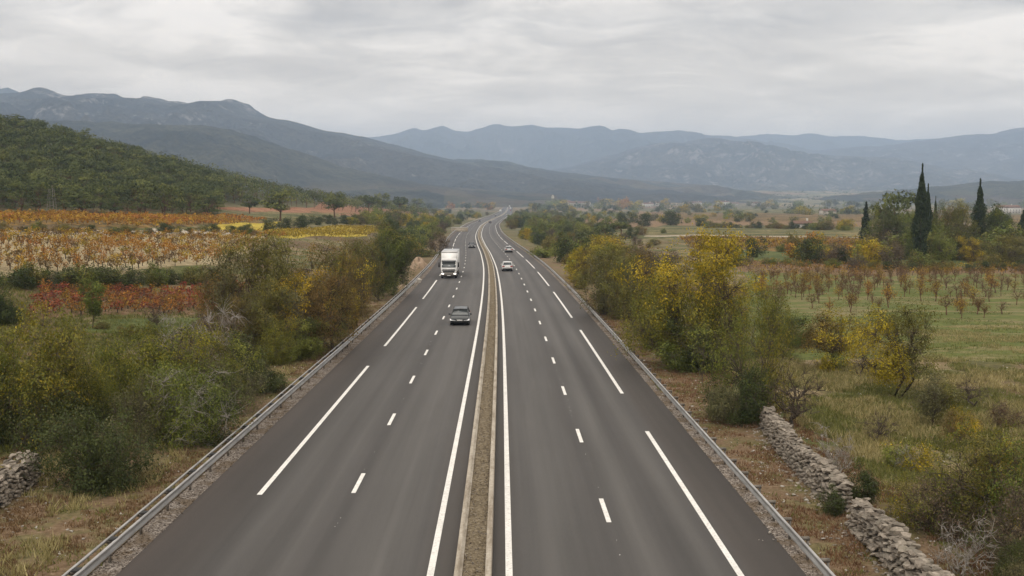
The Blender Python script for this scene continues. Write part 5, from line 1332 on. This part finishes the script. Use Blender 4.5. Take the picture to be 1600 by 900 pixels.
mountain('mountain', [(-500, 190), (-350, 165), (-200, 172), (-80, 160), (0, 150), (38, 148), (68, 141), (88, 144), (112, 151), (150, 149), (185, 151), (214, 160), (232, 154), (252, 155), (275, 161), (292, 163), (318, 171), (326, 166), (345, 163), (362, 159), (378, 162), (392, 171), (408, 181), (450, 190), (500, 203), (540, 210), (575, 216), (620, 229), (680, 244), (740, 256), (800, 263), (860, 268), (930, 276), (1000, 288), (1080, 302)], 4700, 2300, 1500, 41, 'mt_left', .14, 620, 150, .16, skew=900)
mountain('foothill', [(-500, 215), (-300, 205), (-100, 195), (60, 193), (150, 192), (240, 196), (330, 199), (375, 208), (430, 226), (490, 243), (540, 262), (600, 276), (680, 290), (760, 297), (860, 303)], 3000, 1250, 900, 42, 'mt_near', .12, 460, 110, .2, skew=500)
mountain('foothill', [(520, 300), (600, 286), (660, 262), (720, 250), (770, 251), (830, 262), (880, 270), (950, 279), (1020, 284), (1090, 292), (1150, 304)], 5200, 1900, 900, 43, 'mt_foot', .15, 420, 110, .17)
mountain('mountain_range', [(520, 226), (575, 217), (600, 214), (628, 209), (650, 202), (663, 205), (692, 199), (712, 206), (728, 208), (748, 203), (775, 196), (800, 200), (832, 197), (850, 201), (880, 201), (900, 203), (936, 198), (950, 205), (972, 203), (1000, 209), (1035, 207), (1062, 205), (1090, 212), (1130, 213), (1180, 222), (1260, 236), (1340, 250)], 9600, 2200, 1500, 44, 'mt_far', .12, 520, 100, .16)
mountain('mountain', [(840, 270), (900, 258), (930, 249), (965, 240), (1000, 230), (1030, 224), (1060, 225), (1082, 220), (1112, 217), (1135, 220), (1160, 224), (1190, 231), (1230, 240), (1280, 243), (1340, 246), (1400, 258), (1480, 272)], 7400, 2000, 1400, 45, 'mt_mid', .15, 460, 110, .16)
mountain('mountain_range', [(1080, 222), (1140, 216), (1170, 213), (1200, 211), (1235, 213), (1262, 210), (1300, 214), (1335, 214), (1372, 217), (1400, 220), (1450, 218), (1500, 222), (1580, 228), (1700, 226)], 11000, 1800, 1200, 46, 'mt_far', .09, 320, 70, .22)
mountain('mountain_range', [(1180, 262), (1230, 246), (1280, 236), (1330, 231), (1380, 228), (1420, 223), (1470, 217), (1510, 212), (1545, 210), (1570, 204), (1600, 200), (1660, 190), (1750, 196), (1850, 188), (2000, 200)], 8900, 2300, 1400, 47, 'mt_mid', .1, 380, 100, .22)
mountain('foothill', [(1250, 314), (1320, 305), (1380, 299), (1430, 295), (1480, 290), (1520, 285), (1550, 283), (1580, 284), (1620, 283), (1700, 278), (1800, 280), (2000, 270)], 3600, 900, 800, 48, 'mt_near', .08, 300, 70, .3)

# ------------------------------------------------------------------ vehicles
def paint_mat(n, c, r=.3, m=.0): return mat(n, c, r, .5, m)
M['car_graphite'] = paint_mat('graphite_paint', (.045, .05, .053), .28, .3)
M['car_white'] = paint_mat('white_paint', (.72, .72, .71), .3)
M['car_silver'] = paint_mat('silver_paint', (.5, .5, .5), .3, .5)
M['car_black'] = paint_mat('black_paint', (.02, .021, .024), .25)
M['car_red'] = paint_mat('red_paint', (.45, .03, .025), .3)
M['windscreen'] = mat('windscreen_glass', (.055, .065, .068), .08, 1.0)
M['rubber'] = mat('rubber', (.02, .02, .02), .9, .1)
M['rim'] = mat('alloy', (.3, .3, .31), .35, .5, .8)
M['chrome'] = mat('chrome_trim', (.5, .5, .5), .25, .5, .9)
M['tail_red'] = mat('tail_lamp', (.35, .02, .02), .3, .5)
M['plate'] = mat('number_plate', (.7, .7, .68), .5, .3)
def lamp_mat(n, c, s):
    m = mat(n, (.8, .8, .8), .2, .5); p = m.node_tree.nodes['Principled BSDF']; p.inputs['Emission Color'].default_value = (*c, 1); p.inputs['Emission Strength'].default_value = s; return m
M['headlight'] = lamp_mat('lit_headlight', (1, .97, .9), 1.6)
M['headlight_faint'] = lamp_mat('faint_headlight', (1, .98, .94), .35)  # headlight glass given a weak glow of its own
def loft(mb, rings):
    """rings of equal length; closes both ends"""
    k = len(rings[0]); V = np.concatenate([np.array(r) for r in rings]); ix = np.arange(len(rings) * k).reshape(len(rings), k); nx_ = np.roll(ix, -1, 1)
    F = np.stack([ix[:-1], nx_[:-1], nx_[1:], ix[1:]], -1).reshape(-1, 4); mb.raw(V, F)
    for r in (0, -1):
        c = np.mean(rings[r], 0); mb.raw([tuple(c)] + [tuple(q) for q in rings[r]], [(0, 1 + i, 1 + (i + 1) % k) for i in range(k)])
def body_ring(y, w, zb, zt, tumble=.06, sill=.05):
    """closed section across the car at length position y"""
    w /= 2
    h = zt - zb
    return [(-w + sill, y, zb), (-w, y, zb + h * .25), (-w, y, zb + h * .6), (-w + tumble * .5, y, zb + h * .88), (-w + tumble + .1, y, zt), (0, y, zt + .03), (w - tumble - .1, y, zt), (w - tumble * .5, y, zb + h * .88), (w, y, zb + h * .6), (w, y, zb + h * .25), (w - sill, y, zb)]
def car(kind, paint, label, lights='headlight_faint'):
    """front faces -y; origin on the road under the middle"""
    suv = kind == 'suv'
    Ln, Wd, Ht = (4.5, 1.86, 1.62) if suv else (4.75, 1.84, 1.46)
    zb = .26 if suv else .2; belt = 1.0 if suv else .9; hood = .98 if suv else .82
    r = empty('car'); tag(r, label, 'car')
    f, b = -Ln / 2, Ln / 2
    mb = MB()
    loft(mb, [body_ring(f, Wd * .72, zb + .12, hood - .3), body_ring(f + .1, Wd * .88, zb + .02, hood - .16), body_ring(f + .35, Wd * .97, zb, hood - .07), body_ring(f + .9, Wd, zb, hood + .01), body_ring(f + 1.25, Wd, zb, belt), body_ring(0, Wd, zb, belt + .03), body_ring(b - .9, Wd, zb, belt + .05), body_ring(b - .3, Wd * .97, zb, belt + .04), body_ring(b - .08, Wd * .92, zb + .06, belt), body_ring(b, Wd * .82, zb + .14, belt - .12)])
    add('body', mb.mesh('body', True), M[paint], r)
    def cab(w0, w1, y0, y1, y2, y3, z0, z1, name, m, inset=0):
        mm = MB(); mm.raw([(-w0, y0, z0), (w0, y0, z0), (w0, y3, z0), (-w0, y3, z0), (-w1, y1, z1), (w1, y1, z1), (w1, y2, z1), (-w1, y2, z1)], [(4, 5, 6, 7), (0, 1, 5, 4), (1, 2, 6, 5), (2, 3, 7, 6), (3, 0, 4, 7)])
        return mm
    w0, w1 = Wd / 2 - .1, Wd / 2 - .27
    y0, y1, y2, y3 = f + 1.12, f + 1.85, b - (.55 if suv else .75), b - .14
    gl = cab(w0, w1, y0, y1, y2, y3, belt - .01, Ht - .07, 'w', None)
    add('side_windows', gl.mesh('side_windows'), M['windscreen'], r)
    # windscreen and rear window stand a little proud of the glasshouse
    def pane(ya, yb, name):
        s = -1 if ya < 0 else 1; mm = MB(); za, zb_ = belt + .02, Ht - .09
        mm.raw([(-w0 + .08, ya + s * .012, za), (w0 - .08, ya + s * .012, za), (w1 - .04, yb + s * .012, zb_), (-w1 + .04, yb + s * .012, zb_), (-w0 + .08, ya - s * .02, za), (w0 - .08, ya - s * .02, za), (w1 - .04, yb - s * .02, zb_), (-w1 + .04, yb - s * .02, zb_)], [(0, 1, 2, 3), (4, 5, 6, 7), (0, 1, 5, 4), (1, 2, 6, 5), (2, 3, 7, 6), (3, 0, 4, 7)])
        add(name, mm.mesh(name), M['windscreen'], r)
    pane(y0 + .02, y1 - .02, 'windscreen'); pane(y3 - .02, y2 + .02, 'rear_window')
    rm = MB(); loft(rm, [[(-w1 - .02, y1 - .05, Ht - .085), (-w1 + .05, y1 - .02, Ht - .04), (0, y1 - .02, Ht - .02), (w1 - .05, y1 - .02, Ht - .04), (w1 + .02, y1 - .05, Ht - .085), (0, y1 - .04, Ht - .09)], [(-w1 - .02, 0, Ht - .075), (-w1 + .05, 0, Ht - .01), (0, 0, Ht + .01), (w1 - .05, 0, Ht - .01), (w1 + .02, 0, Ht - .075), (0, 0, Ht - .08)], [(-w1 - .02, y2 + .08, Ht - .085), (-w1 + .05, y2 + .06, Ht - .04), (0, y2 + .06, Ht - .02), (w1 - .05, y2 + .06, Ht - .04), (w1 + .02, y2 + .08, Ht - .085), (0, y2 + .06, Ht - .09)]])
    add('roof', rm.mesh('roof', True), M[paint], r)
    pm = MB()
    for s in (-1, 1):
        pm.tube([(s * w0, y0 + .01, belt), (s * w1, y1, Ht - .07)], .035, 5); pm.tube([(s * w0, y3 - .01, belt), (s * w1, y2, Ht - .07)], .045, 5); pm.tube([(s * (w0 + .005), .1, belt), (s * (w1 + .005), .1, Ht - .07)], .03, 5)
    add('pillars', pm.mesh('pillars'), M[paint], r)
    add('lower_grille', MB().box(-Wd * .36, Wd * .36, f - .015, f + .2, zb + .05, zb + .24).mesh('lower_grille'), M['black_plastic'], r)
    gm = MB().box(-.52, -.06, f - .01, f + .15, hood - .36, hood - .22).box(.06, .52, f - .01, f + .15, hood - .36, hood - .22)
    add('grille', gm.mesh('grille'), M['black_plastic'], r)
    hm = MB().raw([(-.27, -.04, -.07), (.24, .0, -.05), (.27, .22, .07), (-.24, .1, .08), (-.27, .12, -.07), (.24, .2, -.05), (.27, .32, .07), (-.24, .22, .08)], [(0, 1, 2, 3), (4, 5, 6, 7), (0, 1, 5, 4), (1, 2, 6, 5), (2, 3, 7, 6), (3, 0, 4, 7)]).mesh('headlight'); hm.materials.append(M[lights])
    for s in (-1, 1):
        o = add('headlight', hm, None, r, (s * Wd * .355, f + .0, hood - .27)); o.scale = (s, 1, 1)
    tm = MB().box(-.2, .2, -.05, .03, -.1, .1).mesh('tail_light'); tm.materials.append(M['tail_red'])
    for s in (-1, 1): add('tail_light', tm, None, r, (s * Wd * .37, b - .005, belt - .14))
    add('rear_bumper', MB().box(-Wd * .44, Wd * .44, b - .12, b + .03, zb + .04, zb + .3).mesh('rear_bumper'), M['black_plastic'], r)
    plt = MB().box(-.26, .26, -.01, .01, -.055, .055).mesh('number_plate'); plt.materials.append(M['plate'])
    add('number_plate', plt, None, r, (0, f - .03, zb + .3)); add('number_plate', plt, None, r, (0, b + .012, zb + .5))
    mm = MB().box(-.1, .1, -.07, .07, -.07, .09, .02, .02).mesh('mirror'); mm.materials.append(M[paint])
    for s in (-1, 1): add('mirror', mm, None, r, (s * (Wd / 2 + .07), f + 1.45, belt + .06))
    wr = .34 if suv else .32
    ty = MB().cyl((0, 0, 0), (1, 0, 0), wr, .2, 18).mesh('wheel', False); ty.materials.append(M['rubber'])
    rmn = MB().cyl((0, 0, 0), (1, 0, 0), wr * .62, .215, 12).mesh('rim'); rmn.materials.append(M['rim'])
    for s in (-1, 1):
        for yy_ in (f + .85, b - .9):
            o = add('wheel', ty, None, r, (s * (Wd / 2 - .12), yy_, wr)); add('rim', rmn, None, o)
    add('wheel_arches', MB().box(-Wd / 2 + .03, Wd / 2 - .03, f + .45, b - .45, zb - .05, zb + .04).mesh('wheel_arches'), M['black_plastic'], r)
    return r
def on_road(o, off, y, back=False):
    sl = float(X0(y + 2) - X0(y - 2)) / 4
    o.location = (float(X0(y)) + off, y, float(zroad(y) + rise_(y)) + .006 + .00025 * max(y - 100, 0))
    o.rotation_euler = (-.0055 if y < 500 else 0, 0, -math.atan(sl) + (math.pi if back else 0))
    return o
on_road(car('estate', 'car_graphite', 'grey estate car driving towards the camera ahead of the truck'), -4.05, 103)
on_road(car('hatch', 'car_black', 'black car driving towards the camera beyond the truck', 'headlight_faint'), -4.2, 300)
suv = on_road(car('suv', 'car_white', 'white car seen from behind, nearest in the right carriageway'), 1.75, 190, True)
on_road(car('hatch', 'car_silver', 'silver car seen from behind ahead of the white one'), 4.7, 270, True)
reg_src = car('hatch', 'car_black', 'small dark car far along the left carriageway', 'headlight'); on_road(reg_src, -4.1, 1100)
reg(reg_src); reg(suv)
cs = on_road(copy_tree(reg_src), -7.6, 820); cs['label'] = 'tiny dark car on the outer lane where the motorway bends'
cs = on_road(copy_tree(suv), 5.2, 1210, True); cs['label'] = 'white van-sized car far off near the end of the bend'
cs = on_road(copy_tree(reg_src), 1.8, 760, True); cs['label'] = 'tiny dark car going away at the right-hand bend'

def truck(label, y, off):
    r = empty('truck'); tag(r, label, 'truck')
    cw = 1.22
    mb = MB(); loft(mb, [[(-cw + .06, -.02 + 0, .95), (-cw, .1, 1.6), (-cw, .18, 2.2), (-cw + .05, .42, 2.95), (cw - .05, .42, 2.95), (cw, .18, 2.2), (cw, .1, 1.6), (cw - .06, -.02, .95)], [(-cw, 2.1, .95), (-cw, 2.1, 1.6), (-cw, 2.1, 2.2), (-cw, 2.1, 3.0), (cw, 2.1, 3.0), (cw, 2.1, 2.2), (cw, 2.1, 1.6), (cw, 2.1, .95)]])
    cab = add('cab', mb.mesh('cab'), M['car_white'], r)
    ws = MB(); ws.raw([(-1.08, .075, 1.72), (1.08, .075, 1.72), (1.04, .3, 2.62), (-1.04, .3, 2.62), (-1.08, .2, 1.72), (1.08, .2, 1.72), (1.04, .45, 2.62), (-1.04, .45, 2.62)], [(0, 1, 2, 3), (4, 5, 6, 7), (0, 1, 5, 4), (1, 2, 6, 5), (2, 3, 7, 6), (3, 0, 4, 7)])
    add('windscreen', ws.mesh('windscreen'), M['windscreen'], r)
    for s in (-1, 1): add('side_window', MB().box(s * cw - .012, s * cw + .012, .55, 1.4, 1.75, 2.5).mesh('side_window'), M['windscreen'], r)
    add('sun_visor', MB().raw([(-1.1, .16, 2.62), (1.1, .16, 2.62), (1.1, .36, 2.8), (-1.1, .36, 2.8), (-1.1, .18, 2.58), (1.1, .18, 2.58), (1.1, .4, 2.74), (-1.1, .4, 2.74)], [(0, 1, 2, 3), (4, 5, 6, 7), (0, 1, 5, 4), (1, 2, 6, 5), (2, 3, 7, 6), (3, 0, 4, 7)]).mesh('sun_visor'), M['dark_glass'], r)
    d = MB(); loft(d, [[(-1.12, .5, 2.96), (-1.12, .6, 3.1), (1.12, .6, 3.1), (1.12, .5, 2.96)], [(-1.15, 1.2, 2.96), (-1.1, 1.2, 3.7), (1.1, 1.2, 3.7), (1.15, 1.2, 2.96)], [(-1.18, 2.0, 2.96), (-1.14, 2.0, 3.85), (1.14, 2.0, 3.85), (1.18, 2.0, 2.96)]])
    add('roof_deflector', d.mesh('roof_deflector'), M['car_white'], r)
    add('front_panel', MB().box(-1.08, 1.08, -.06, .04, 1.2, 1.62, .05).mesh('front_panel'), M['car_white'], r)
    for k in range(3): add('grille_slat', MB().box(-.95, .95, -.08, .0, 1.22 + k * .11 - .0, 1.27 + k * .11).mesh('grille_slat'), M['black_plastic'], r)
    add('grille', MB().box(-.9, .9, -.07, .05, .62, 1.16).mesh('grille'), M['black_plastic'], r)
    add('bumper', MB().box(-1.24, 1.24, -.1, .5, .36, .95, .02).mesh('bumper'), M['steel_dark'], r)
    hm = MB().box(-.21, .21, -.03, .03, -.1, .1, .03).mesh('headlight'); hm.materials.append(M['headlight'])
    for s in (-1, 1): add('headlight', hm, None, r, (s * .94, -.12, .74))
    add('number_plate', MB().box(-.26, .26, -.13, -.11, .42, .53).mesh('number_plate'), M['plate'], r)
    for s in (-1, 1):
        a = add('mirror', MB().box(s * 1.5 - .12, s * 1.5 + .12, -.02, .14, 1.75, 2.5, .02).mesh('mirror'), M['black_plastic'], r)
        add('mirror_arm', MB().tube([(s * 1.2, .2, 2.45), (s * 1.5, .08, 2.5)], .03, 5).mesh('mirror_arm'), M['black_plastic'], a)
    add('chassis', MB().box(-.5, .5, .4, 15.5, .55, .95).mesh('chassis'), M['black_plastic'], r)
    t = add('trailer', MB().box(-1.275, 1.275, 2.7, 16.2, 1.1, 3.98).mesh('trailer'), M['car_white'], r)
    for nm, zz0, zz1 in (('trailer_rail', 1.02, 1.16), ('trailer_rail', 3.92, 4.02)):
        add(nm, MB().box(-1.3, 1.3, 2.66, 16.25, zz0, zz1).mesh(nm), M['car_silver'], t)
    add('underrun_bar', MB().box(-1.26, -1.2, 5.5, 11.5, .45, 1.0).box(1.2, 1.26, 5.5, 11.5, .45, 1.0).mesh('underrun_bar'), M['steel_dark'], r)
    ty = MB().cyl((0, 0, 0), (1, 0, 0), .5, .32, 20).mesh('wheel'); ty.materials.append(M['rubber'])
    rmn = MB().cyl((0, 0, 0), (1, 0, 0), .28, .34, 12).mesh('rim'); rmn.materials.append(M['rim'])
    for s in (-1, 1):
        for yy_ in (1.3, 4.9, 12.2, 13.5, 14.8):
            o = add('wheel', ty, None, r, (s * 1.06, yy_, .5)); add('rim', rmn, None, o)
    return on_road(r, off, y)
tr0 = truck('white articulated truck with lit headlights driving towards the camera', 168.5, -7.75)
reg(tr0)
for (y, off, back, lab) in ((1500, -7.6, False, 'far pale truck on the left carriageway near the end of the bend'), (2050, 5.2, True, 'far truck going away in the cluster of traffic at the horizon'), (2400, 1.8, True, 'second far truck in the cluster of traffic at the horizon')):
    o = on_road(copy_tree(tr0), off, y, back); o['label'] = lab
redcar = on_road(car('suv', 'car_red', 'tiny red car in the far cluster of traffic'), 5.2, 1800, True)
reg(redcar); o = on_road(copy_tree(redcar), 1.8, 2200, True); o['label'] = 'second tiny red car, beyond the first in the far traffic'
for i, (y, off) in enumerate(((1700, -4.2), (1950, -7.6), (2300, -4.2))):
    o = on_road(copy_tree(reg_src), off, y); o['label'] = 'tiny oncoming car in the far traffic'; o['group'] = 'tiny oncoming cars in the far traffic'

# ------------------------------------------------------------------ small structures
x, y, z = at(1379, 402)
pole = empty('utility_pole', (x, y, z)); tag(pole, 'pale concrete utility pole beside the yellow-green round tree', 'pole')
ph = (402 - 344) / ppm(y)
add('shaft', MB().tube([(0, 0, -.5), (0, 0, ph)], [.17, .11], 8).mesh('shaft'), M['concrete'], pole)
add('crossarm', MB().box(-.6, .6, -.05, .05, ph - .5, ph - .38).mesh('crossarm'), M['steel_dark'], pole)
for s in (-.5, 0, .5): add('insulator', MB().cyl((s, 0, ph - .28), (0, 0, 1), .05, .2, 8).mesh('insulator'), M['black_plastic'], pole)
x, y, z = at(81, 332)
tw = empty('lookout_tower', (x, y, z)); tag(tw, 'slender wooden lattice tower at the edge of the pine wood', 'tower')
s_ = ppm(y); th = (332 - 290) / s_
lm = MB()
for a in (-1, 1):
    for b in (-1, 1):
        add('leg', MB().tube([(a * 1.0, b * 1.0, -.4), (a * .45, b * .45, th)], .09, 5).mesh('leg'), M['bark_grey'], tw)
for k in range(3):
    z0 = th * (.2 + .25 * k); q = 1 - .55 * (.2 + .25 * k)
    add('brace', MB().tube([(-q, -q, z0), (q, -q, z0 + .6)], .05, 4).tube([(-q, q, z0 + .6), (q, q, z0)], .05, 4).mesh('brace'), M['bark_grey'], tw)
add('platform', MB().box(-.6, .6, -.6, .6, th - .1, th).mesh('platform'), M['bark_grey'], tw)
# spoil heap and masonry by the left verge
def heap(px, base, wpx, hpx_, matn, label, seed):
    x, y, z = at(px, base); s = ppm(y); w = wpx / s / 2; h = hpx_ / s
    n = 26; a, r_ = np.meshgrid(np.linspace(0, 2 * math.pi, n, endpoint=False), np.linspace(0, 1, 12))
    rad = w * r_ * (1 + .18 * np.sin(a * 3 + seed) + .1 * np.sin(a * 7))
    X = rad * np.cos(a); Y = rad * np.sin(a) * 1.3; Z = h * .8 * np.cos(r_ * math.pi / 2) ** .8 * (1 + .25 * np.sin(a * 3 + r_ * 5 + seed)) - r_ ** 6 * .4
    Z = Z + rng.normal(0, .045 * h, Z.shape) * r_ * (1 - r_) * 4
    ix = np.arange(n * 12).reshape(12, n); nx_ = np.roll(ix, -1, 1)
    F = np.stack([ix[:-1], nx_[:-1], nx_[1:], ix[1:]], -1).reshape(-1, 4)
    o = add('earth_heap', np_mesh('earth_heap', np.stack([X, Y, Z], -1).reshape(-1, 3), F, True), M[matn], None, (x, y, z)); tag(o, label, 'earth heap')
M['clay'] = earth('clay', (.2, .14, .09), (.3, .22, .15), (.4, .31, .23))
heap(654, 420, 34, 19, 'clay', 'bare pinkish earth heap beside the left guardrail near the truck', 1)
heap(628, 452, 26, 9, 'clay', 'low bare earth bank under the big dark tree', 4)
def ret_wall(px, py, Lp, hp, label):
    x, y, z = at(px, py); s = ppm(y); L_ = Lp / s; h = hp / s
    r = empty('retaining_wall', (x, y, z), 0); tag(r, label, 'wall')
    add('face', MB().box(-L_ / 2, L_ / 2, -.3, .3, -.6, h).mesh('face'), M['pale_track'], r)
    add('coping', MB().box(-L_ / 2 - .1, L_ / 2 + .1, -.45, 5.5, h, h + .18).mesh('coping'), M['pale_stone'], r)
ret_wall(718, 362, 26, 6, 'low pale retaining wall beside the far left bend of the motorway')
# pale boulder by the guardrail
st_ = stone_mesh(77, 1.6, 1.0, .9, 16); x, y, z = at(652, 442)
tag(add('boulder', st_, M['pale_stone'], None, (x, y, z + .3)), 'white boulder against the left guardrail near the big dark tree', 'boulder')

# ------------------------------------------------------------------ grasses
def grass(name, P, h, blades, matn, lean=.45, w=.02):
    m = len(P); n = m * blades
    B = np.repeat(P, blades, 0) + np.concatenate([rng.normal(0, .11, (n, 2)), np.zeros((n, 1))], 1)
    hh = np.repeat(h, blades) * rng.uniform(.45, 1.2, n); a = rng.uniform(0, 6.283, n); ln = rng.normal(0, lean, (n, 2)) * hh[:, None]
    W_ = w * (1 + .5 * rng.random(n))
    d = np.stack([np.cos(a), np.sin(a)], -1) * W_[:, None]
    V = np.stack([np.concatenate([B[:, :2] - d, B[:, 2:] - .03], 1), np.concatenate([B[:, :2] + d, B[:, 2:] - .03], 1), np.concatenate([B[:, :2] + ln, B[:, 2:] + hh[:, None]], 1)], 1).reshape(-1, 3)
    t = np.repeat(np.clip(np.repeat(rng.random(m), blades) * .5 + rng.random(n) * .5, 0, 1), 3)
    return tag(add(name, np_mesh(name, V, np.arange(3 * n).reshape(n, 3), False, t), M[matn]), kind='stuff')
M['straw'] = leaf_mat('straw', [(0, (.12, .102, .042)), (.5, (.27, .23, .105)), (1, (.44, .38, .2))], .25)
M['green_grass'] = leaf_mat('green_grass', [(0, (.06, .072, .018)), (.6, (.135, .142, .042)), (1, (.25, .235, .085))], .25)
M['red_grass'] = leaf_mat('red_grass', [(0, (.08, .045, .025)), (.6, (.16, .095, .05)), (1, (.27, .18, .1))], .25)
def band(n, side, a0, a1, y0, y1, pw=1.6):
    y = y0 + (y1 - y0) * rng.random(n) ** pw; a = rng.uniform(a0, a1, n); x = X0(y) + (a if side > 0 else -a)
    return np.stack([x, y, G(x, y) + .03], -1)
def clump(P, s, thr):
    return P[fbm(P[:, 0] + 300, P[:, 1], 3, s, 3) > thr]
for side, a0, a1 in ((-1, 12.7, 22), (1, 9.7, 15.5)):
    grass('dry_grass', clump(band(16000, side, a0, a1, 22, 130), 1.8, .47), np.float64(.13) * np.ones(16000)[:len(clump(band(1, side, a0, a1, 22, 130), 1, -1))] if False else .14, 7, 'red_grass') if False else None
def G_(name, P, h, bl, m, **k): grass(name, P, rng.uniform(.6, 1.3, len(P)) * h, bl, m, **k)
G_('dry_grass', clump(band(17000, -1, 12.7, 22, 22, 130), 1.8, .46), .13, 7, 'red_grass')
G_('dry_grass', clump(band(9000, -1, 14, 24, 22, 120), 2.6, .5), .32, 8, 'straw')
G_('dry_grass', clump(band(12000, 1, 9.7, 15.5, 22, 130), 1.8, .46), .13, 7, 'red_grass')
G_('grass', clump(band(5000, -1, 12.7, 20, 22, 130), 1.1, .56), .12, 8, 'green_grass')
G_('grass', clump(band(4000, 1, 9.7, 15, 22, 130), 1.1, .56), .12, 8, 'green_grass')
n = 34000; y = 30 + 70 * rng.random(n) ** 1.25; x = y * rng.uniform(.2, .56, n); k = (x - X0(y) > 15.0); x, y = x[k], y[k]
P = np.stack([x, y, G(x, y)], -1)
G_('dry_grass', clump(P, 3.2, .5), .34, 7, 'straw', w=.022); G_('grass', clump(P + np.array([.3, .2, 0]), 4.1, .46), .24, 7, 'green_grass')
n = 16000; y = 84 + 60 * rng.random(n); x = y * rng.uniform(.18, .56, n); P = np.stack([x, y, G(x, y) + .06], -1)
G_('grass', clump(P, 5, .48), .2, 5, 'green_grass', w=.035)
n = 12000; y = 45 + 60 * rng.random(n); x = -y * rng.uniform(.2, .56, n); k = (X0(y) - x > 22); P = np.stack([x, y, G(x, y) + .02], -1)[k]
G_('grass', P, .3, 6, 'green_grass', w=.03)

# ------------------------------------------------------------------ haze
M['haze'] = bpy.data.materials.new('haze'); M['haze'].use_nodes = True; t = M['haze'].node_tree; t.nodes.clear()
pv = t.nodes.new('ShaderNodeVolumePrincipled'); ot = t.nodes.new('ShaderNodeOutputMaterial'); t.links.new(pv.outputs[0], ot.inputs['Volume'])
pv.inputs['Density'].default_value = HAZE = 1.35e-4; pv.inputs['Color'].default_value = (.56, .73, 1.0, 1); pv.inputs['Anisotropy'].default_value = 0
tag(add('haze', MB().box(-14500, 14500, -400, 19500, -60, 760).mesh('haze'), M['haze']), kind='stuff')

# ------------------------------------------------------------------ labels of look-alikes: by place along their group
dup = {}
for o in COL.objects:
    if o.parent is None and o.get('category') and o.get('group'): dup.setdefault(o['label'], []).append(o)
def nth(k): return '%d%s' % (k, 'th' if 10 < k % 100 < 14 else {1: 'st', 2: 'nd', 3: 'rd'}.get(k % 10, 'th'))
for lab, os_ in dup.items():
    if len(os_) < 2: continue
    os_.sort(key=lambda o: o.location.x / max(o.location.y, 1))
    for k, o in enumerate(os_, 1):
        l2 = lab + ', %s from the left' % nth(k)
        if len(l2.split()) <= 16: o['label'] = l2
        elif len((lab + ', %s from left' % nth(k)).split()) <= 16: o['label'] = lab + ', %s from left' % nth(k)
